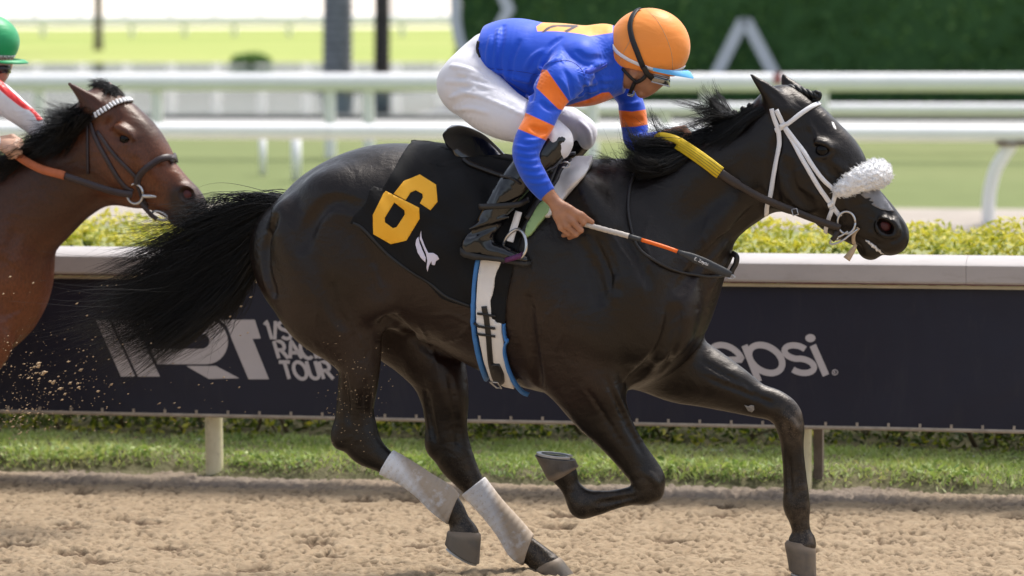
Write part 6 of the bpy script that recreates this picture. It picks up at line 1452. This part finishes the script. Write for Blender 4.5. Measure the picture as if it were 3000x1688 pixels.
for sg in (-1, 1):
    for nm, (x, y, v, R3, mt) in (('eye', (366, 407, sg*.090, (.021, .020, .021), M_eye)), ('nostril_lining', (543, 571, sg*.036, (.027, .010, .023), M_nostril))):
        mb = MB(); c = P2(x, y, v); rings = [[c+np.array([R3[0]*math.sin(math.pi*i/10)*math.cos(b), R3[1]*math.cos(math.pi*i/10), R3[2]*math.sin(math.pi*i/10)*math.sin(b)]) for b in np.linspace(0, 2*math.pi, 18, endpoint=False)] for i in range(1, 10)]
        mb.loft(rings); mb.build(nm, mt, h2, fr=F2)
def px2(l, v): return [P2(x, y, v) for x, y in l]
m2 = [px2([(300, 318), (270, 318), (235, 330), (205, 322), (180, 308)], -.02), px2([(265, 330), (225, 345), (185, 352), (150, 352), (130, 340)], -.02), px2([(230, 352), (180, 380), (140, 392), (105, 402), (60, 400)], -.04), px2([(170, 400), (110, 430), (70, 450), (35, 470), (0, 490)], -.07), px2([(90, 440), (40, 470), (0, 492), (-50, 500), (-90, 505)], -.09)]
S8 = strands_from_guides(m2, 3200, 12, .016, .03, .45, 70, .014, .35, (1.2, 1), .012, 12)
m3 = [px2([(262, 340), (235, 372), (205, 410), (180, 440), (150, 470)], -.09), px2([(215, 370), (185, 398), (155, 428), (125, 452)], -.11), px2([(190, 390), (160, 420), (130, 445), (100, 462)], -.12)]
S9 = strands_from_guides(m3, 1500, 12, .012, .015, .35, 40, .008, .3, (1, 1), .006, 13)
m4 = [px2([(325, 280), (305, 262), (280, 254), (258, 256), (244, 264)], 0), px2([(350, 290), (330, 262), (300, 250), (275, 250), (255, 255)], .01), px2([(300, 290), (320, 275), (345, 278), (362, 292), (372, 305)], -.01)]
S10 = strands_from_guides(m4, 900, 12, .010, .012, .4, 24, .008, .3, (1, 1), .006, 14)
hair_mesh(np.concatenate([S8, S9, S10]), np.full(len(S8)+len(S9)+len(S10), .0015), 'mane', h2)
tl2 = [px2([(-1185, 660), (-1260, 700), (-1380, 780), (-1480, 860)], 0), px2([(-1185, 760), (-1240, 850), (-1320, 950), (-1400, 1020)], 0)]
hair_mesh(rs(strands_from_guides(tl2, 500, 12, .02, .04, .4, 20, .02, .3, (1, 1), .01, 15), 12), np.full(500, .004), 'tail', h2)
# bridle of the bay
br2 = thing('bridle', P2(400, 480, 0), 'dark leather bridle with white beaded browband and orange gripped rein on the bay horse', 'bridle', fr=F2)
M_br = simple('dark_purple_brown_leather', (.035, .022, .024), .45, .2, 14, .3, .0015, 160)
def strap2(name, pts, wd, off=.002, th=.004, mat_=None): return strap(name, pts, wd, off, th, mat_ or M_br, True, 2, br2, H2S)
strap2('browband', [(262, 352), (278, 342), (300, 326), (330, 308), (358, 299), (384, 298), (396, 302)], .018, .003)
sp, sn = strap_pts(H2S, [(280, 338), (300, 326), (330, 308), (358, 299), (384, 297), (396, 301)], off=.010); L_ = np.r_[0, np.cumsum(np.linalg.norm(np.diff(sp, axis=0), axis=1))]
for d_ in np.arange(.006, L_[-1], .0145):
    c = np.array([np.interp(d_, L_, sp[:, q_]) for q_ in range(3)]); n_ = np.array([np.interp(d_, L_, sn[:, q_]) for q_ in range(3)]); k_ = min(np.searchsorted(L_, d_), len(sp)-1); T_ = unit(sp[k_]-sp[k_-1]); s_ = unit(np.cross(T_, n_)); mb = MB()
    mb.loft([[c+s_*a_+T_*(.0052*math.cos(b))+unit(n_)*(.005*math.sin(b)) for b in np.linspace(0, 2*math.pi, 8, endpoint=False)] for a_ in (-.010, -.0085, .0085, .010)]); mb.build('bead', M_white, br2, fr=F2)
strap2('cheekpiece', [(262, 350), (272, 385), (290, 425), (312, 465), (332, 500), (350, 528), (372, 552), (390, 560)], .018, .003)
strap2('noseband_strap', [(285, 385), (320, 435), (350, 470), (380, 500), (402, 524)], .015, .005)
strap2('throatlatch', [(256, 356), (257, 400), (258, 450), (259, 510)], .012, .003)
strap2('noseband', [(402, 540), (404, 522), (420, 500), (445, 480), (475, 464), (500, 462), (514, 470)], .026, .004, .006)
strap2('jaw_strap', [(402, 540), (412, 565), (420, 585), (432, 604)], .016, .004)
mb = MB(); c = P2(397, 568, -.085); mb.tube([c+np.array([.034*math.cos(a), -.006, .038*math.sin(a)]) for a in np.linspace(0, 2*math.pi, 25)], .005, 8); mb.build('bit_ring', M_steel, br2, fr=F2)
mb = MB(); mb.tube([P2(412, 574, -.090), P2(425, 575, -.092), P2(440, 575, -.090), P2(458, 577, -.085)], [.006, .008, .0075, .003], 8); mb.build('bit_bar', M_steel, br2, fr=F2)
mb = MB(); c = P2(468, 632, -.06); mb.tube([c+np.array([.032*math.cos(a), 0, .015*math.sin(a)-.008*math.cos(a)]) for a in np.linspace(0, 2*math.pi, 21)], .0045, 8); mb.build('chin_ring', M_steel, br2, fr=F2)
mb = MB(); c = cr(np.array([P2(408, 590, -.085), P2(425, 610, -.082), P2(445, 632, -.07), P2(460, 642, -.06)]), 4); ribbon(mb, c, [np.array([.1, -1, 0])]*len(c), .018, .004); mb.build('lip_strap', M_br, br2, fr=F2)
rp2 = [(38, 447), (80, 475), (125, 497), (180, 512), (240, 532), (300, 552), (350, 565), (388, 570)]; rv = [-.14, -.15, -.160, -.165, -.16, -.14, -.115, -.098]; rc = []
for (x, y), v0 in zip(rp2, rv):
    h_ = H2S.cast(x, y); rc.append(P2(x, y, v0 if h_ is None else min(v0, h_[0][1]-.010)))
rc = cr(np.array(rc), 6)
mb = MB(); ribbon(mb, rc[:20], [np.array([0, -1, .1])]*20, .034, .007); mb.build('rein_grip', M_orein, br2, fr=F2)
mb = MB(); ribbon(mb, rc[19:], [np.array([0, -1, .1])]*(len(rc)-19), .027, .006); mb.build('rein', M_br, br2, fr=F2)
# the bay's jockey: green helmet, white sleeve with a red stripe
j2 = thing('person', P2(-60, 420, 0), 'jockey with green helmet and red striped white sleeve riding the bay horse', 'person', fr=F2)
K = Field(P2(-560, 900, 0)-np.array([0, .42, 0]), P2(130, 0, 0)+np.array([.05, .36, .05]), .007, F2)
ARM2 = [(-95, 215, 60, .062, -.16), (-30, 250, 50, .052, -.19), (30, 300, 44, .046, -.20), (78, 348, 34, .038, -.17), (100, 372, 28, .03, -.14)]
HEAD2 = [(-28, 175, 70, .074, 0), (-22, 205, 50, .062, 0), (-20, 228, 34, .05, 0), (-26, 245, 18, .032, 0)]
TOR2 = [(-420, 150, -430, 330, .14, 0), (-330, 110, -340, 360, .155, 0), (-230, 120, -235, 370, .17, 0), (-140, 150, -130, 360, .16, 0), (-80, 180, -70, 310, .09, 0)]
AL2 = [(-95, 230, 55, .06, -.17), (-100, 330, 46, .05, -.24), (-95, 420, 40, .042, -.25), (-50, 425, 32, .036, -.20), (0, 420, 24, .030, -.155)]
LEG2 = [(-440, 260, 84, .10, -.10), (-360, 350, 76, .09, -.17), (-270, 440, 56, .065, -.25), (-260, 500, 46, .055, -.28), (-330, 600, 44, .05, -.29), (-400, 690, 36, .042, -.30), (-380, 730, 30, .038, -.30), (-300, 750, 20, .036, -.30)]
K.tube(HEAD2, .02); K.ell(P2(-50, 135, 0), (.09, .074, .085), 0, .02); K.tube(TOR2, .03, -.01); K.tube([(-100, 220, 60, .06, 0), (-50, 205, 50, .055, 0)], .03); K.tube(AL2, .02, -.008); S_ = K.st(ARM2); S_[:, 4] *= -1; K.tube(ARM2, .02, -.006) if False else None
AF2 = [(-170, 240, 55, .06, .15), (-180, 330, 44, .05, .17), (-165, 410, 38, .042, .16), (-110, 425, 30, .036, .13), (-70, 425, 24, .030, .10)]
K.tube(AF2, .02, -.008); K.tube(LEG2, .02, -.01); K.tube(far(LEG2, K), .02, -.01, raw=True)
K.cap([P2(8, 214, -.012), P2(14, 226, -.012)], [.010, .012], .01)
hand(K, P2(-2, 418, -.155), [P2(46, 418, -.165), P2(42, 430, -.180), P2(32, 440, -.185), P2(20, 446, -.180)], [P2(62, 432, -.150), P2(58, 446, -.160), P2(46, 456, -.162), P2(32, 460, -.160)], [P2(48, 446, -.120), P2(42, 456, -.124), P2(32, 462, -.126), P2(20, 462, -.128)], [P2(6, 410, -.14), P2(36, 402, -.145), P2(60, 414, -.145), P2(66, 426, -.14)], [.011, .0115, .011, .0095])
V, Fq = K.mesh(2); mesh_obj('body', V, Fq, M_skin_pale, j2, fr=F2); del K
K = Field(P2(-560, 900, 0)-np.array([0, .42, 0]), P2(140, 0, 0)+np.array([.05, .36, .05]), .006, F2)
# the visible sleeve is the arm reaching forward over the mane
K.tube(TOR2, .03); K.tube([(-120, 250, 60, .065, -.10), (-60, 262, 54, .056, -.12), (-5, 285, 46, .048, -.10), (50, 325, 38, .040, -.075), (92, 358, 33, .035, -.05), (118, 385, 28, .03, -.04)], .02); K.tube(AL2[:4]+[(-18, 422, 27, .032, -.17)], .02); K.tube(AF2, .02)
V, Fq = K.mesh(2); del K
q = NB('white_red_silks'); q.set(q.mix(q.step('stripe'), (.76, .75, .80), M_redstripe), .4, sheen=.2); b1 = q.bump(q.noise(10, 3, .5, (1, 1, 1), 1.4), .5, .02); q.bump(q.noise(30, 2, .5), .25, .006, b1)
sk2 = mesh_obj('silks', V, Fq, q.m, j2, fr=F2); xy = proj(V, F2)
attr(sk2, 'stripe', np.where(xy[:, 1] < 420, sdpoly(xy, [(-60, 190), (0, 230), (20, 253), (43, 275), (79, 307), (99, 320), (126, 350), (110, 356), (99, 336), (86, 323), (70, 319), (50, 306), (20, 282), (0, 264), (-60, 225)])/760, -1))
K = Field(P2(-560, 900, 0)-np.array([0, .42, 0]), P2(-150, 100, 0)+np.array([.05, .36, .05]), .009, F2); K.tube(LEG2[:4], .03); K.tube(far(LEG2[:4], K), .03, raw=True); V, Fq = K.mesh(2); mesh_obj('breeches', V, Fq, M_breech, j2, fr=F2); del K
for sg in (0, 1):
    K = Field(P2(-520, 900, 0)-np.array([0, .42, 0]), P2(-180, 420, 0)+np.array([.05, .36, .05]), .009, F2); K.tube(LEG2[3:] if not sg else far(LEG2, K)[3:], .03, .004, raw=bool(sg)); V, Fq = K.mesh(2); mesh_obj('boot', V, Fq, M_boot, j2, fr=F2); del K
K = Field(P2(-150, 260, 0)-np.array([0, .15, 0]), P2(110, 0, 0)+np.array([.03, .15, .05]), .005, F2)
K.ell(P2(-50, 122, 0), (.150, .110, .112), 0, .01); n_ = np.array([.10, 0, -1.0]); K.cut(P2(0, 188, 0), n_, .5); V, Fq = K.mesh(2); hm2 = mesh_obj('helmet', V, Fq, M_helm2, j2, fr=F2); H2M = Surf(V, Fq, F2); del K
sp, sn = strap_pts(H2M, [(-60, 163), (-20, 166), (15, 168), (40, 167), (54, 162), (58, 156)], off=.002); mb = MB(); ribbon(mb, smooth_path(sp), sn, .019, .002, False); wb_ = mb.build('white_band', M_white, j2, fr=F2); wb_.parent = hm2
# dark capitals printed round the band
BS = H2M
def bandstroke(mb, pts):
    s1, s2 = strap_pts(BS, pts, off=.0048)
    if len(s1) > 1: ribbon(mb, s1, s2, .0028, .0006)
for k, l in enumerate(([(2, 162), (0, 172)], [(6, 172), (8, 162), (14, 172), (16, 162)], [(20, 162), (24, 172), (28, 162)], [(31, 162), (30, 172)], [(40, 163), (35, 165), (35, 170), (39, 171)])):
    mb = MB(); bandstroke(mb, [l[0], l[1]] if len(l) == 2 else l)
    if mb.V: o = mb.build('lettering', M_blackstrap, j2, fr=F2); o.parent = hm2
mb = MB(); rings = []
for s0 in np.linspace(-1, 1, 15):
    f_ = math.radians(75)*s0; b0 = P2(-30, 170, 0)+np.array([.128*math.cos(f_), .100*math.sin(f_), -.006]); o0 = b0+np.array([.030*math.cos(f_), .016*math.sin(f_), -.012])*(1-abs(s0)**3)
    rings.append([b0, (b0+o0)/2+np.array([0, 0, .004]), o0, o0-np.array([0, 0, .004]), (b0+o0)/2-np.array([0, 0, .002]), b0-np.array([0, 0, .006])])
mb.loft(rings); pk = mb.build('peak', M_helm2, j2, fr=F2); pk.parent = hm2
c = cr(np.array([P2(-20, 205, -.078), P2(8, 203, -.070), P2(24, 203, -.045), P2(29, 204, 0), P2(24, 202, .045)]), 4); mb = MB(); ce = P2(-20, 203, 0); ribbon(mb, c, [unit((p-ce)*np.array([1, 1, .2])) for p in c], .032, .005); mb.build('goggles', simple('dark_goggles', (.03, .02, .022), .15, .2), j2, fr=F2)
